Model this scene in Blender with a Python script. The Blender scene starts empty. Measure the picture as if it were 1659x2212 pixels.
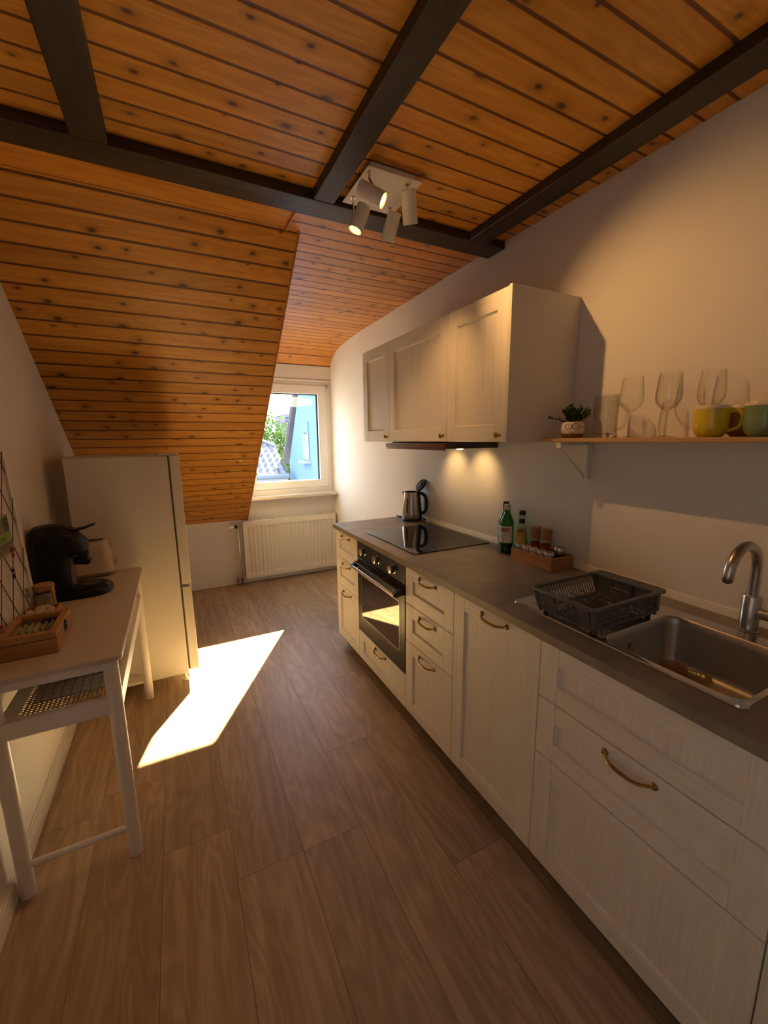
import bpy, math, random
from math import sin, cos, pi, radians as rad
from mathutils import Vector, Matrix
random.seed(7)
C = bpy.context.scene.collection
SC = bpy.context.scene

# ------------------------------------------------------------------ camera
cam = bpy.data.cameras.new('camera'); cam_o = bpy.data.objects.new('camera', cam); C.objects.link(cam_o)
cam.sensor_fit = 'VERTICAL'; cam.sensor_height = 24.0; cam.lens = 24.0 * 881.82 / 2212
cam.clip_start = 0.05; cam.clip_end = 200
R_ = Vector((0.89082651, -0.45422582, -0.01034558)); U_ = Vector((0.0891976, 0.15251613, 0.98426755)); F_ = Vector((0.44550187, 0.87773443, -0.17638126))
cam_o.matrix_world = Matrix(((R_.x, U_.x, -F_.x, 0), (R_.y, U_.y, -F_.y, 0), (R_.z, U_.z, -F_.z, 1.4807), (0, 0, 0, 1)))
SC.camera = cam_o

# ------------------------------------------------------------------ light and exposure
SC.view_settings.view_transform = 'Standard'; SC.view_settings.look = 'None'
SC.view_settings.exposure = 0.64; SC.cycles.transparent_max_bounces = 40; SC.cycles.max_bounces = 14; SC.cycles.diffuse_bounces = 8; SC.cycles.use_denoising = True; SC.view_settings.gamma = 1.0; SC.view_settings.use_curve_mapping = False
SKY = 5.0; SUN = 56.0; SPOT = 12.5; HOOD = 0.38
w = bpy.data.worlds.new('sky'); SC.world = w; w.use_nodes = True
nt = w.node_tree; nt.nodes.clear()
tc = nt.nodes.new('ShaderNodeTexCoord'); sx = nt.nodes.new('ShaderNodeSeparateXYZ'); cr = nt.nodes.new('ShaderNodeValToRGB')
bg = nt.nodes.new('ShaderNodeBackground'); wo = nt.nodes.new('ShaderNodeOutputWorld')
cr.color_ramp.elements[0].position = 0.0; cr.color_ramp.elements[0].color = (0.42, 0.40, 0.36, 1)
cr.color_ramp.elements[1].position = 0.06; cr.color_ramp.elements[1].color = (0.82, 0.92, 1.0, 1)
e = cr.color_ramp.elements.new(0.6); e.color = (0.55, 0.75, 1.0, 1)
nt.links.new(tc.outputs['Generated'], sx.inputs[0]); nt.links.new(sx.outputs['Z'], cr.inputs[0])
nt.links.new(cr.outputs[0], bg.inputs[0]); bg.inputs[1].default_value = SKY; nt.links.new(bg.outputs[0], wo.inputs[0])
SUND = Vector((-0.70, -1.225, -1.0)).normalized()
sun = bpy.data.lights.new('sun', 'SUN'); sun.energy = SUN; sun.color = (1.0, 0.82, 0.45); sun.angle = rad(0.53)
so = bpy.data.objects.new('sun', sun); C.objects.link(so); so.rotation_euler = SUND.to_track_quat('-Z', 'Y').to_euler(); so.location = (6, 12, 9)
def portal(name, loc, rot, sx_, sy_):
    l = bpy.data.lights.new(name, 'AREA'); l.shape = 'RECTANGLE'; l.size = sx_; l.size_y = sy_; l.cycles.is_portal = True
    o = bpy.data.objects.new(name, l); C.objects.link(o); o.location = loc; o.rotation_euler = rot
portal('window_portal', (1.02, 4.46, 1.5), (rad(-90), 0, 0), 0.8, 0.95)
portal('added_window_portal', (-0.66, -0.35, 1.35), (rad(90), 0, rad(-90)), 1.3, 1.7)  # portal of the unseen window added for foreground fill

# ------------------------------------------------------------------ room numbers (metres)
XL, XW, YB, YR, ZC = -0.60, 1.575, 4.35, -1.2, 2.45
XF = 0.965; WT = 0.90
ZT, ZP = 0.870, 0.084
YA, Y1, Y2, Y3, Y4, Y5 = 2.654, 2.274, 1.674, 1.278, 0.830, 0.237
TT = 0.788

# ------------------------------------------------------------------ materials
def lin(r, g, b):
    f = lambda c: (c / 255 / 12.92) if c <= 10 else ((c / 255 + 0.055) / 1.055) ** 2.4
    return (f(r), f(g), f(b), 1)
class NB:
    def __init__(s, name):
        s.m = bpy.data.materials.new(name); s.m.use_nodes = True; s.t = s.m.node_tree; s.t.nodes.clear()
        s.out = s.n('OutputMaterial'); s.p = s.n('BsdfPrincipled'); s.l(s.p.outputs[0], s.out.inputs[0])
    def n(s, k): return s.t.nodes.new('ShaderNode' + k)
    def l(s, a, b): s.t.links.new(a, b)
    def put(s, i, v):
        if hasattr(v, 'bl_idname') or isinstance(v, bpy.types.NodeSocket): s.l(v, i)
        else: i.default_value = v
    def math(s, op, a, b=0.0, c=None):
        n = s.n('Math'); n.operation = op; s.put(n.inputs[0], a); s.put(n.inputs[1], b)
        if c is not None: s.put(n.inputs[2], c)
        return n.outputs[0]
    def mix(s, f, a, b, blend='MIX'):
        n = s.n('Mix'); n.data_type = 'RGBA'; n.blend_type = blend
        s.put(n.inputs[0], f); s.put(n.inputs[6], a); s.put(n.inputs[7], b); return n.outputs[2]
    def xyz(s, a, b, c):
        n = s.n('CombineXYZ'); s.put(n.inputs[0], a); s.put(n.inputs[1], b); s.put(n.inputs[2], c); return n.outputs[0]
    def obj(s):
        t = s.n('TexCoord'); x = s.n('SeparateXYZ'); s.l(t.outputs['Object'], x.inputs[0]); return t.outputs['Object'], x.outputs
    def noise(s, v, sc=1.0, det=4.0, dist=0.0, rough=0.5):
        n = s.n('TexNoise'); s.l(v, n.inputs['Vector']); n.inputs['Scale'].default_value = sc; n.inputs['Detail'].default_value = det
        n.inputs['Distortion'].default_value = dist; n.inputs['Roughness'].default_value = rough; return n.outputs[0]
    def step(s, x, a, b):
        n = s.n('MapRange'); n.interpolation_type = 'SMOOTHSTEP'; s.put(n.inputs[0], x); n.inputs[1].default_value = a; n.inputs[2].default_value = b
        return n.outputs[0]
    def bump(s, h, st=0.3, d=0.002):
        n = s.n('Bump'); n.inputs['Strength'].default_value = st; n.inputs['Distance'].default_value = d; s.l(h, n.inputs['Height']); s.l(n.outputs[0], s.p.inputs['Normal'])
    def set(s, **k):
        for a, v in k.items(): s.put(s.p.inputs[{'col': 'Base Color', 'rough': 'Roughness', 'metal': 'Metallic', 'spec': 'Specular IOR Level', 'coat': 'Coat Weight', 'coatr': 'Coat Roughness', 'ior': 'IOR', 'em': 'Emission Color', 'ems': 'Emission Strength', 'aniso': 'Anisotropic', 'sss': 'Subsurface Weight'}[a]], v)
        return s
MATS = {}
def plain(name, col=None, rough=0.5, metal=0.0, var=0.06, sc=30.0, bump=0.0, **k):
    if name in MATS: return MATS[name]
    b = NB(name); o, _ = b.obj(); nz = b.noise(o, sc, 3)
    c2 = tuple(min(1, c * (1 + var)) for c in col[:3]) + (1,); c1 = tuple(c * (1 - var) for c in col[:3]) + (1,)
    b.set(col=b.mix(nz, c1, c2), rough=rough, metal=metal, **k)
    if bump: b.bump(nz, bump, 0.001)
    MATS[name] = b.m; return b.m
def glass(name, tint=(1, 1, 1, 1), refl=1.0, base=0.04, haze=None, edge=0.55):
    """thin clear glass: transparent with a fresnel-weighted mirror layer"""
    b = NB(name); tr = b.n('BsdfTransparent'); lw0 = b.n('LayerWeight'); lw0.inputs[0].default_value = 0.35; b.l(b.mix(b.math('POWER', lw0.outputs['Facing'], 3.0), tint, tuple(c_ * edge for c_ in tint[:3]) + (1,)), tr.inputs[0])
    g = b.n('BsdfGlossy'); g.inputs['Roughness'].default_value = 0.045
    lw = b.n('LayerWeight'); lw.inputs[0].default_value = 0.25
    f = b.math('ADD', b.math('MULTIPLY', b.math('POWER', lw.outputs['Facing'], 2.2), 0.55 * refl), base)
    mx = b.n('MixShader'); b.l(f, mx.inputs[0]); b.l(tr.outputs[0], mx.inputs[1]); b.l(g.outputs[0], mx.inputs[2])
    last = mx.outputs[0]
    if haze:
        o, x = b.obj()
        (cx, cz, rx, rz, amt) = haze
        dx = b.math('DIVIDE', b.math('SUBTRACT', x[0], cx), rx); dz = b.math('DIVIDE', b.math('SUBTRACT', x[2], cz), rz)
        d = b.math('SQRT', b.math('ADD', b.math('MULTIPLY', dx, dx), b.math('MULTIPLY', dz, dz)))
        d = b.math('ADD', d, b.math('MULTIPLY', b.math('SUBTRACT', b.noise(o, 22, 3), 0.5), 0.5))
        mk = b.math('MULTIPLY', b.math('SUBTRACT', 1.0, b.step(d, 0.85, 1.02)), amt)
        tl = b.n('BsdfTranslucent'); tl.inputs[0].default_value = (0.85, 0.95, 1, 1)
        m2 = b.n('MixShader'); b.l(mk, m2.inputs[0]); b.l(last, m2.inputs[1]); b.l(tl.outputs[0], m2.inputs[2]); last = m2.outputs[0]
    b.l(last, b.out.inputs[0]); b.t.nodes.remove(b.p); MATS[name] = b.m; return b.m
def planks(name, ua, va, w_, c1, c2, groove, gw=0.006, off=0.0, knots=0.0, length=None, var=0.25, rough=0.5, gdepth=1.0, coat=0.0, grain=26.0, rings=0.5, knotcol=(0.05, 0.015, 0.004, 1), spec=0.5):
    b = NB(name); o, x = b.obj()
    u, v = x[ua], x[va]
    vs = b.math('DIVIDE', b.math('SUBTRACT', v, off), w_); idx = b.math('FLOOR', vs); fr = b.math('SUBTRACT', vs, idx)
    wn = b.n('TexWhiteNoise'); wn.noise_dimensions = '1D'; b.l(b.math('ADD', idx, 0.37), wn.inputs['W']); rnd = wn.outputs[0]
    u2 = b.math('ADD', u, b.math('MULTIPLY', rnd, 17.0)); seed = rnd
    if length:
        us = b.math('DIVIDE', u2, length); j = b.math('FLOOR', us); fu = b.math('SUBTRACT', us, j)
        w2 = b.n('TexWhiteNoise'); w2.noise_dimensions = '2D'; b.l(b.xyz(idx, j, 0.0), w2.inputs['Vector']); seed = w2.outputs[0]
    g1 = b.noise(b.xyz(b.math('MULTIPLY', u2, 1.6), b.math('MULTIPLY', v, grain), b.math('MULTIPLY', seed, 40.0)), 1.0, 6, 0.8, 0.6)
    lowf = b.noise(b.xyz(b.math('MULTIPLY', u2, 1.3), b.math('MULTIPLY', v, 7.0), b.math('MULTIPLY', seed, 31.0)), 1.0, 2, 0.3)
    ring = b.math('MULTIPLY_ADD', b.math('SINE', b.math('MULTIPLY', lowf, 70.0)), 0.5, 0.5)
    fine = b.noise(b.xyz(b.math('MULTIPLY', u2, 6.0), b.math('MULTIPLY', v, 260.0), seed), 1.0, 3, 0.2)
    g = b.math('ADD', b.math('MULTIPLY', g1, 1.0 - 0.45 * rings), b.math('MULTIPLY', ring, 0.22 * rings))
    g = b.math('ADD', g, b.math('MULTIPLY', b.math('SUBTRACT', fine, 0.5), 0.25))
    col = b.mix(b.step(g, 0.22, 0.78), c1, c2)
    val = b.math('ADD', 1.0 - var / 2, b.math('MULTIPLY', seed, var))
    col = b.mix(1.0, col, b.xyz(val, val, val), 'MULTIPLY')
    if knots:
        vo = b.n('TexVoronoi'); vo.voronoi_dimensions = '2D'; vo.inputs['Scale'].default_value = 1.0
        b.l(b.xyz(b.math('DIVIDE', u2, w_ * 1.45), b.math('ADD', vs, b.math('MULTIPLY', idx, 5.0)), 0.0), vo.inputs['Vector'])
        sp = b.n('SeparateColor'); b.l(vo.outputs['Color'], sp.inputs[0])
        on = b.step(sp.outputs[0], 1 - knots, 1 - knots + 0.02)
        size = b.math('ADD', 0.045, b.math('MULTIPLY', sp.outputs[1], 0.16))
        dd = b.math('ADD', b.math('DIVIDE', vo.outputs['Distance'], size), b.math('MULTIPLY', b.math('SUBTRACT', g1, 0.5), 1.6))
        core = b.math('MULTIPLY', b.math('SUBTRACT', 1.0, b.step(dd, 0.25, 1.1)), on)
        halo = b.math('MULTIPLY', b.math('SUBTRACT', 1.0, b.step(dd, 0.6, 2.8)), on)
        col = b.mix(b.math('MULTIPLY', halo, 0.38), col, tuple(c * 0.45 for c in c1[:3]) + (1,))
        col = b.mix(b.math('MULTIPLY', core, 0.85), col, knotcol)
    e = b.math('MULTIPLY', b.math('MINIMUM', fr, b.math('SUBTRACT', 1.0, fr)), w_)
    gm = b.math('SUBTRACT', 1.0, b.step(e, gw * 0.35, gw * 0.75))
    if length:
        eu = b.math('MULTIPLY', b.math('MINIMUM', fu, b.math('SUBTRACT', 1.0, fu)), length)
        gm = b.math('MAXIMUM', gm, b.math('SUBTRACT', 1.0, b.step(eu, gw * 0.35, gw * 0.75)))
    col = b.mix(b.math('MULTIPLY', gm, 0.9), col, groove)
    h = b.math('SUBTRACT', b.math('MULTIPLY', g1, 0.12), b.math('MULTIPLY', gm, gdepth))
    b.set(col=col, rough=rough, coat=coat, coatr=0.25, spec=spec); b.bump(h, 0.5, 0.004)
    MATS[name] = b.m; return b.m
def grainwood(name, axis, c1, c2, rough=0.45, sc=60.0, bump=0.25, u=3.0):
    b = NB(name); o, x = b.obj(); k = [sc, sc, sc]; k[axis] = u
    v = b.xyz(b.math('MULTIPLY', x[0], k[0]), b.math('MULTIPLY', x[1], k[1]), b.math('MULTIPLY', x[2], k[2]))
    g = b.noise(v, 1.0, 6, 1.0, 0.65)
    b.set(col=b.mix(b.step(g, 0.3, 0.7), c1, c2), rough=rough); b.bump(g, bump, 0.0015)
    MATS[name] = b.m; return b.m

PINE1, PINE2 = (0.55, 0.225, 0.026, 1), (0.76, 0.375, 0.060, 1)
GRV = (0.09, 0.018, 0.004, 1)
M_ceil = planks('pine_ceiling', 0, 1, 0.0893, PINE1, PINE2, GRV, 0.009, off=1.299, knots=0.42, rough=0.42)
M_slope = planks('pine_slope', 0, 1, 0.0903, PINE1, PINE2, GRV, 0.0095, off=0.0125, knots=0.44, rough=0.42)
M_dorm = planks('pine_dormer', 0, 1, 0.0905, (0.52, 0.20, 0.045, 1), (0.72, 0.33, 0.085, 1), GRV, 0.010, off=1.994, knots=0.34, rough=0.42)
M_pinetrim = grainwood('pine_trim', 1, (0.45, 0.17, 0.035, 1), (0.62, 0.26, 0.06, 1), 0.4, 40, 0.1)
M_beam = grainwood('dark_beam_wood', 1, (0.016, 0.010, 0.008, 1), (0.042, 0.026, 0.019, 1), 0.48, 45, 0.5, 2.0)
M_beamx = grainwood('dark_beam_wood_cross', 0, (0.016, 0.010, 0.008, 1), (0.048, 0.031, 0.024, 1), 0.45, 45, 0.5, 2.0)
M_floor = planks('oak_floor', 1, 0, 0.2285, (0.315, 0.212, 0.126, 1), (0.53, 0.385, 0.25, 1), (0.17, 0.105, 0.062, 1), 0.0020, off=-0.165, length=1.29, var=0.30, rough=0.42, gdepth=0.35, grain=17.0, rings=0.6, spec=0.5)
M_wall = plain('white_wall_paint', (0.78, 0.75, 0.72, 1), 0.85, var=0.02, sc=220, bump=0.35)
M_white = plain('white_lacquer', (0.80, 0.77, 0.72, 1), 0.4, var=0.02)
M_pvc = plain('window_plastic', (0.82, 0.80, 0.76, 1), 0.3, var=0.02)
FW1, FW2 = (0.745, 0.70, 0.64, 1), (0.83, 0.795, 0.74, 1)
M_fv = grainwood('white_wood_vertical', 2, FW1, FW2, 0.42, 85, 0.35, 2.5)
M_fh = grainwood('white_wood_horizontal', 1, FW1, FW2, 0.42, 85, 0.35, 2.5)
M_carc = plain('carcass_white', (0.70, 0.66, 0.60, 1), 0.5, var=0.02)
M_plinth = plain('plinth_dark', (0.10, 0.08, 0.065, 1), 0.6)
def concrete():
    b = NB('worktop_stone_laminate'); o, x = b.obj(); a = b.noise(o, 9, 5, 0.4); f = b.noise(o, 260, 3)
    g = b.math('ADD', b.math('MULTIPLY', a, 0.7), b.math('MULTIPLY', f, 0.3))
    b.set(col=b.mix(b.step(g, 0.3, 0.7), (0.205, 0.165, 0.130, 1), (0.300, 0.250, 0.200, 1)), rough=0.38); b.bump(f, 0.15, 0.0006); MATS['wt'] = b.m; return b.m
M_top = concrete()
M_brass = plain('antique_brass', (0.42, 0.27, 0.10, 1), 0.32, 1.0, var=0.15, sc=60)
M_steel = plain('brushed_steel', (0.55, 0.52, 0.49, 1), 0.28, 1.0, var=0.06, sc=50)
M_steel2 = plain('sink_steel', (0.48, 0.45, 0.42, 1), 0.36, 1.0, var=0.08, sc=90)
M_chrome = plain('polished_chrome', (0.68, 0.66, 0.64, 1), 0.14, 1.0, var=0.02)
M_black = plain('black_plastic', (0.012, 0.011, 0.011, 1), 0.38, var=0.2)
M_blackm = plain('black_enamel', (0.016, 0.016, 0.017, 1), 0.30, var=0.1)
M_bglass = plain('black_glass', (0.006, 0.006, 0.007, 1), 0.04, var=0.1, ior=1.55)
M_oglass = plain('oven_window_glass', (0.010, 0.008, 0.006, 1), 0.03, var=0.1, ior=2.6)
M_fridge = plain('fridge_white', (0.78, 0.74, 0.66, 1), 0.38, var=0.015)
M_gasket = plain('grey_gasket', (0.09, 0.085, 0.08, 1), 0.7)
M_ttop = plain('table_top_paint', (0.58, 0.495, 0.425, 1), 0.32, var=0.03)
M_tleg = plain('table_white_paint', (0.78, 0.745, 0.70, 1), 0.38, var=0.02)
M_cane = plain('cane_weave', (0.46, 0.27, 0.11, 1), 0.55, var=0.25, sc=120)
M_bamb = grainwood('bamboo_wood', 1, (0.36, 0.17, 0.055, 1), (0.50, 0.26, 0.095, 1), 0.42, 70, 0.1)
M_bambx = grainwood('bamboo_wood_cross', 0, (0.30, 0.135, 0.045, 1), (0.44, 0.21, 0.075, 1), 0.42, 70, 0.1)
M_shelf = grainwood('oak_shelf', 1, (0.42, 0.24, 0.105, 1), (0.55, 0.34, 0.16, 1), 0.45, 70, 0.1)
M_cork = plain('cork', (0.42, 0.23, 0.11, 1), 0.8, var=0.3, sc=150, bump=0.4)
M_grey = plain('dark_grey_plastic', (0.115, 0.110, 0.105, 1), 0.42, var=0.1)
M_wire = plain('black_wire', (0.02, 0.018, 0.017, 1), 0.4)
M_cream = plain('cream_enamel', (0.62, 0.53, 0.40, 1), 0.30, var=0.03)
M_rad = plain('radiator_enamel', (0.78, 0.73, 0.64, 1), 0.35, var=0.02)
M_copper = plain('pipe_metal', (0.30, 0.24, 0.19, 1), 0.3, 1.0)
M_glass = glass('clear_glass', (0.992, 0.99, 0.985, 1), 1.1, 0.015)
M_mugglass = glass('thick_clear_glass', (0.92, 0.915, 0.90, 1), 1.6, 0.05, edge=0.22)
M_pane = glass('window_glass', (0.97, 0.985, 1.0, 1), 0.6, 0.02, haze=(1.20, 1.875, 0.17, 0.055, 0.035))
M_green = glass('green_bottle_glass', (0.30, 0.62, 0.14, 1), 1.0, 0.05)
M_oilglass = glass('yellow_bottle_glass', (0.62, 0.42, 0.08, 1), 1.0, 0.05)
M_paper = plain('label_paper', (0.72, 0.68, 0.58, 1), 0.6, var=0.06)
M_red = plain('label_red', (0.42, 0.02, 0.02, 1), 0.5)
M_ink = plain('ink_black', (0.02, 0.018, 0.015, 1), 0.6)

# ------------------------------------------------------------------ mesh tools
def rrect(x0, x1, y0, y1, r, n=5):
    P = []
    for cx, cy, a0 in ((x1 - r, y1 - r, 0), (x0 + r, y1 - r, 90), (x0 + r, y0 + r, 180), (x1 - r, y0 + r, 270)):
        for i in range(n + 1):
            a = rad(a0 + 90 * i / n); P.append((cx + r * cos(a), cy + r * sin(a)))
    return P
def frame_of(d):
    d = d.normalized(); a = Vector((0, 0, 1)) if abs(d.z) < 0.9 else Vector((1, 0, 0))
    x = d.cross(a).normalized(); return x, d.cross(x).normalized()
def curve(P, k=5):
    P = [Vector(p) for p in P]; Q = []
    for i in range(len(P) - 1):
        a, b, c, d = P[max(i - 1, 0)], P[i], P[i + 1], P[min(i + 2, len(P) - 1)]
        for j in range(k):
            t = j / k; Q.append(.5 * (2 * b + (c - a) * t + (2 * a - 5 * b + 4 * c - d) * t * t + (3 * b - a - 3 * c + d) * t ** 3))
    return Q + [P[-1]]
class MB:
    def __init__(s): s.v = []; s.f = []; s.mi = []
    def add(s, v, f, mi=0):
        n = len(s.v); s.v += [Vector(p) for p in v]; s.f += [[i + n for i in q] for q in f]; s.mi += [mi] * len(f); return s
    def box(s, x0, x1, y0, y1, z0, z1, mi=0):
        return s.add([(x, y, z) for z in (z0, z1) for y in (y0, y1) for x in (x0, x1)], [(0, 2, 3, 1), (4, 5, 7, 6), (0, 1, 5, 4), (2, 6, 7, 3), (0, 4, 6, 2), (1, 3, 7, 5)], mi)
    def loft(s, loops, closed=True, caps=(True, True), mi=0, ring=False):
        n = len(loops[0]); v = [p for l in loops for p in l]; f = []
        L = len(loops)
        for i in range(L if ring else L - 1):
            a, b = i * n, ((i + 1) % L) * n
            for j in range(n if closed else n - 1):
                k = (j + 1) % n; f.append((a + j, a + k, b + k, b + j))
        if closed and not ring:
            if caps[0]: f.append(tuple(range(n - 1, -1, -1)))
            if caps[1]: f.append(tuple((L - 1) * n + j for j in range(n)))
        return s.add(v, f, mi)
    def cyl(s, p0, p1, r0, r1=None, seg=20, caps=(True, True), mi=0):
        p0, p1 = Vector(p0), Vector(p1); r1 = r0 if r1 is None else r1; x, y = frame_of(p1 - p0)
        return s.loft([[p + x * r * cos(2 * pi * i / seg) + y * r * sin(2 * pi * i / seg) for i in range(seg)] for p, r in ((p0, r0), (p1, r1))], caps=caps, mi=mi)
    def lathe(s, prof, c=(0, 0, 0), seg=32, mi=0, axis=(0, 0, 1), caps=(True, True), sy=1.0):
        c = Vector(c); a = Vector(axis).normalized()
        if abs(a.z) > 0.99: x, y = Vector((1, 0, 0)), Vector((0, 1, 0)) * (1 if a.z > 0 else -1)
        else: x, y = frame_of(a)
        return s.loft([[c + a * z + x * max(r, 1e-4) * cos(2 * pi * i / seg) + y * sy * max(r, 1e-4) * sin(2 * pi * i / seg) for i in range(seg)] for r, z in prof], caps=caps, mi=mi)
    def tube(s, pts, r, seg=8, closed=False, mi=0):
        P = [Vector(p) for p in pts]; n = len(P); loops = []; x = None
        for i in range(n):
            d = (P[(i + 1) % n] - P[i - 1]) if closed else (P[min(i + 1, n - 1)] - P[max(i - 1, 0)])
            d.normalize()
            if x is None: x, _ = frame_of(d)
            x = (x - d * x.dot(d)).normalized(); y = d.cross(x); rr = r[i] if isinstance(r, (list, tuple)) else r
            loops.append([P[i] + x * rr * cos(2 * pi * j / seg) + y * rr * sin(2 * pi * j / seg) for j in range(seg)])
        return s.loft(loops, mi=mi, ring=closed)
    def prism(s, poly, a0, a1, ax='z', mi=0):
        g = {'z': lambda p, a: (p[0], p[1], a), 'x': lambda p, a: (a, p[0], p[1]), 'y': lambda p, a: (p[0], a, p[1])}[ax]
        return s.loft([[g(p, a0) for p in poly], [g(p, a1) for p in poly]], mi=mi)
    def ring(s, outer, inner, a0, a1, ax='z', mi=0):
        g = {'z': lambda p, a: (p[0], p[1], a), 'x': lambda p, a: (a, p[0], p[1]), 'y': lambda p, a: (p[0], a, p[1])}[ax]
        return s.loft([[g(p, a0) for p in outer], [g(p, a1) for p in outer], [g(p, a1) for p in inner], [g(p, a0) for p in inner]], ring=True, mi=mi)
    def ball(s, c, rx, ry=None, rz=None, seg=16, mi=0):
        ry = rx if ry is None else ry; rz = rx if rz is None else rz; c = Vector(c); h = seg // 2
        return s.loft([[c + Vector((rx * max(sin(pi * i / h), 1e-3) * cos(2 * pi * j / seg), ry * max(sin(pi * i / h), 1e-3) * sin(2 * pi * j / seg), -rz * cos(pi * i / h))) for j in range(seg)] for i in range(h + 1)], mi=mi)
    def text(s, txt, size, place, mi=0, depth=0.0):
        cu = bpy.data.curves.new('t', 'FONT'); cu.body = txt; cu.size = size; cu.align_x = 'CENTER'; cu.align_y = 'CENTER'; cu.resolution_u = 2; cu.extrude = depth
        o = bpy.data.objects.new('t', cu); C.objects.link(o); me = o.to_mesh()
        s.add([place(v.co) for v in me.vertices], [tuple(p.vertices) for p in me.polygons], mi)
        o.to_mesh_clear(); bpy.data.objects.remove(o); bpy.data.curves.remove(cu); return s
ROOT = {}
def mk(name, mb, mats, parent=None, bev=0.0, ang=35, loc=None, rot=None, seg=2, label=None):
    """one mesh object from world-space points; loc/rot (top level only) give it its own frame"""
    if not isinstance(mats, (list, tuple)): mats = [mats]
    me = bpy.data.meshes.new(name)
    r = Vector(ROOT[parent.name]) if parent else Vector(loc or (0, 0, 0))
    me.from_pydata([tuple(p - r) for p in mb.v] if not rot else [tuple(p) for p in mb.v], [], mb.f)
    for m in mats: me.materials.append(m)
    for p, i in zip(me.polygons, mb.mi): p.material_index = i
    me.validate(); me.update()
    import bmesh
    bm = bmesh.new(); bm.from_mesh(me); bmesh.ops.recalc_face_normals(bm, faces=bm.faces); bm.to_mesh(me); bm.free()
    me.shade_smooth(); me.set_sharp_from_angle(angle=rad(ang))
    o = bpy.data.objects.new(name, me); C.objects.link(o)
    if parent: o.parent = parent; ROOT[o.name] = tuple(r)
    else:
        o.location = loc or (0, 0, 0); ROOT[o.name] = tuple(loc or (0, 0, 0))
        if rot: o.rotation_euler = rot
    if bev:
        b = o.modifiers.new('bevel', 'BEVEL'); b.width = bev; b.segments = seg; b.limit_method = 'ANGLE'; b.angle_limit = rad(40)
    if label: o['label'] = label
    return o
def thing(name, label, cat, loc=(0, 0, 0), group=None):
    o = bpy.data.objects.new(name, None); C.objects.link(o); o.empty_display_size = 0.05
    o.location = loc; ROOT[o.name] = tuple(loc); o['label'] = label; o['category'] = cat
    if group: o['group'] = group
    return o
def tag(o, label, cat, group=None):
    o['label'] = label; o['category'] = cat
    if group: o['group'] = group
    return o
def struct(o, label=None, cat=None):
    o['kind'] = 'structure'
    if label: o['label'] = label
    if cat: o['category'] = cat
    return o
def dup(root, loc, label, rotz=0.0):
    r = root.copy(); C.objects.link(r); r.location = loc; r['label'] = label; r.rotation_euler = (0, 0, rotz)
    def rec(src, dst):
        for ch in list(src.children):
            c = ch.copy(); C.objects.link(c); c.parent = dst; rec(ch, c)
    rec(root, r); ROOT[r.name] = tuple(loc); return r

# ================================================================== STRUCTURE
struct(mk('floor', MB().box(XL - .1, XW + .1, YR - .1, YB + .1, -0.06, 0), M_floor), 'brown oak plank floor running towards the window', 'floor')
struct(mk('wall_right', MB().box(XW, XW + .1, YR - .1, YB + .1, -0.06, 2.6), M_wall), 'white plaster wall behind the worktop and wall cabinets', 'wall')
def plate(xs, zs, skip, y0, y1):
    """wall plate in the x-z plane with rectangular openings"""
    m = MB()
    for i in range(len(xs) - 1):
        for j in range(len(zs) - 1):
            if (i, j) not in skip: m.box(xs[i], xs[i + 1], y0, y1, zs[j], zs[j + 1])
    return m
WX0, WX1, WZ0, WZ1 = 0.66, 1.552, 0.935, 2.080
struct(mk('wall_back', plate([XL - .1, WX0, WX1, XW + .1], [-.06, WZ0, WZ1, 2.6], {(1, 1)}, YB, YB + .07), M_wall), 'white knee wall with the window and radiator', 'wall')
LY0, LY1, LZ0, LZ1 = -1.0, 0.30, 0.50, 2.20
m = MB()
for y0, y1, z0, z1 in ((YR - .1, LY0, -.06, 2.6), (LY0, LY1, -.06, LZ0), (LY0, LY1, LZ1, 2.6), (LY1, YB + .1, -.06, 2.6)): m.box(XL - .1, XL, y0, y1, z0, z1)
struct(mk('wall_left', m, M_wall), 'white plaster wall beside the fridge and console table', 'wall')
struct(mk('wall_rear', MB().box(XL - .1, XW + .1, YR - .1, YR, -.06, 2.6), M_wall), 'white wall behind the viewer', 'wall')
# main ceiling (flat), ends at the crease where the roof slope begins; dormer ceiling beyond
struct(mk('ceiling', MB().box(XL - .1, XW + .1, YR - .1, 1.87, ZC, ZC + .04), M_ceil), 'flat ceiling of orange varnished pine boards with dark knots', 'ceiling')
YCR = 2.074; XS = 0.616
ang = math.atan2(ZC - 0.674, YB - YCR)
SL = math.hypot(ZC - 0.674, YB - YCR)
struct(mk('ceiling_ledge', MB().box(XL - .1, 0.557, 1.87, YCR + .03, ZC, ZC + .04), planks('pine_ledge', 0, 1, 0.2, PINE1, PINE2, GRV, 0.010, off=1.874, knots=0.4, rough=0.42)), 'last flat pine board before the roof slope', 'ceiling')
slope = mk('ceiling_slope', MB().box(XL - .1, XS, -.005, SL + .06, 0, .035), M_slope, loc=(0, YCR, ZC), rot=(-ang, 0, 0))
struct(slope, 'sloping roof side clad in orange pine boards above the fridge', 'ceiling')
prof = [(1.855, 2.452), (3.6, 2.425), (3.86, 2.412), (4.04, 2.393), (4.19, 2.365), (4.28, 2.318), (4.355, 2.238)]
m = MB(); m.loft([[(0.55, y, z), (XW + .1, y, z), (XW + .1, y, z + .12), (0.55, y, z + .12)] for y, z in prof])
struct(mk('ceiling_dormer', m, M_dorm, ang=50), 'narrower pine board ceiling of the window dormer', 'ceiling')
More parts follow.
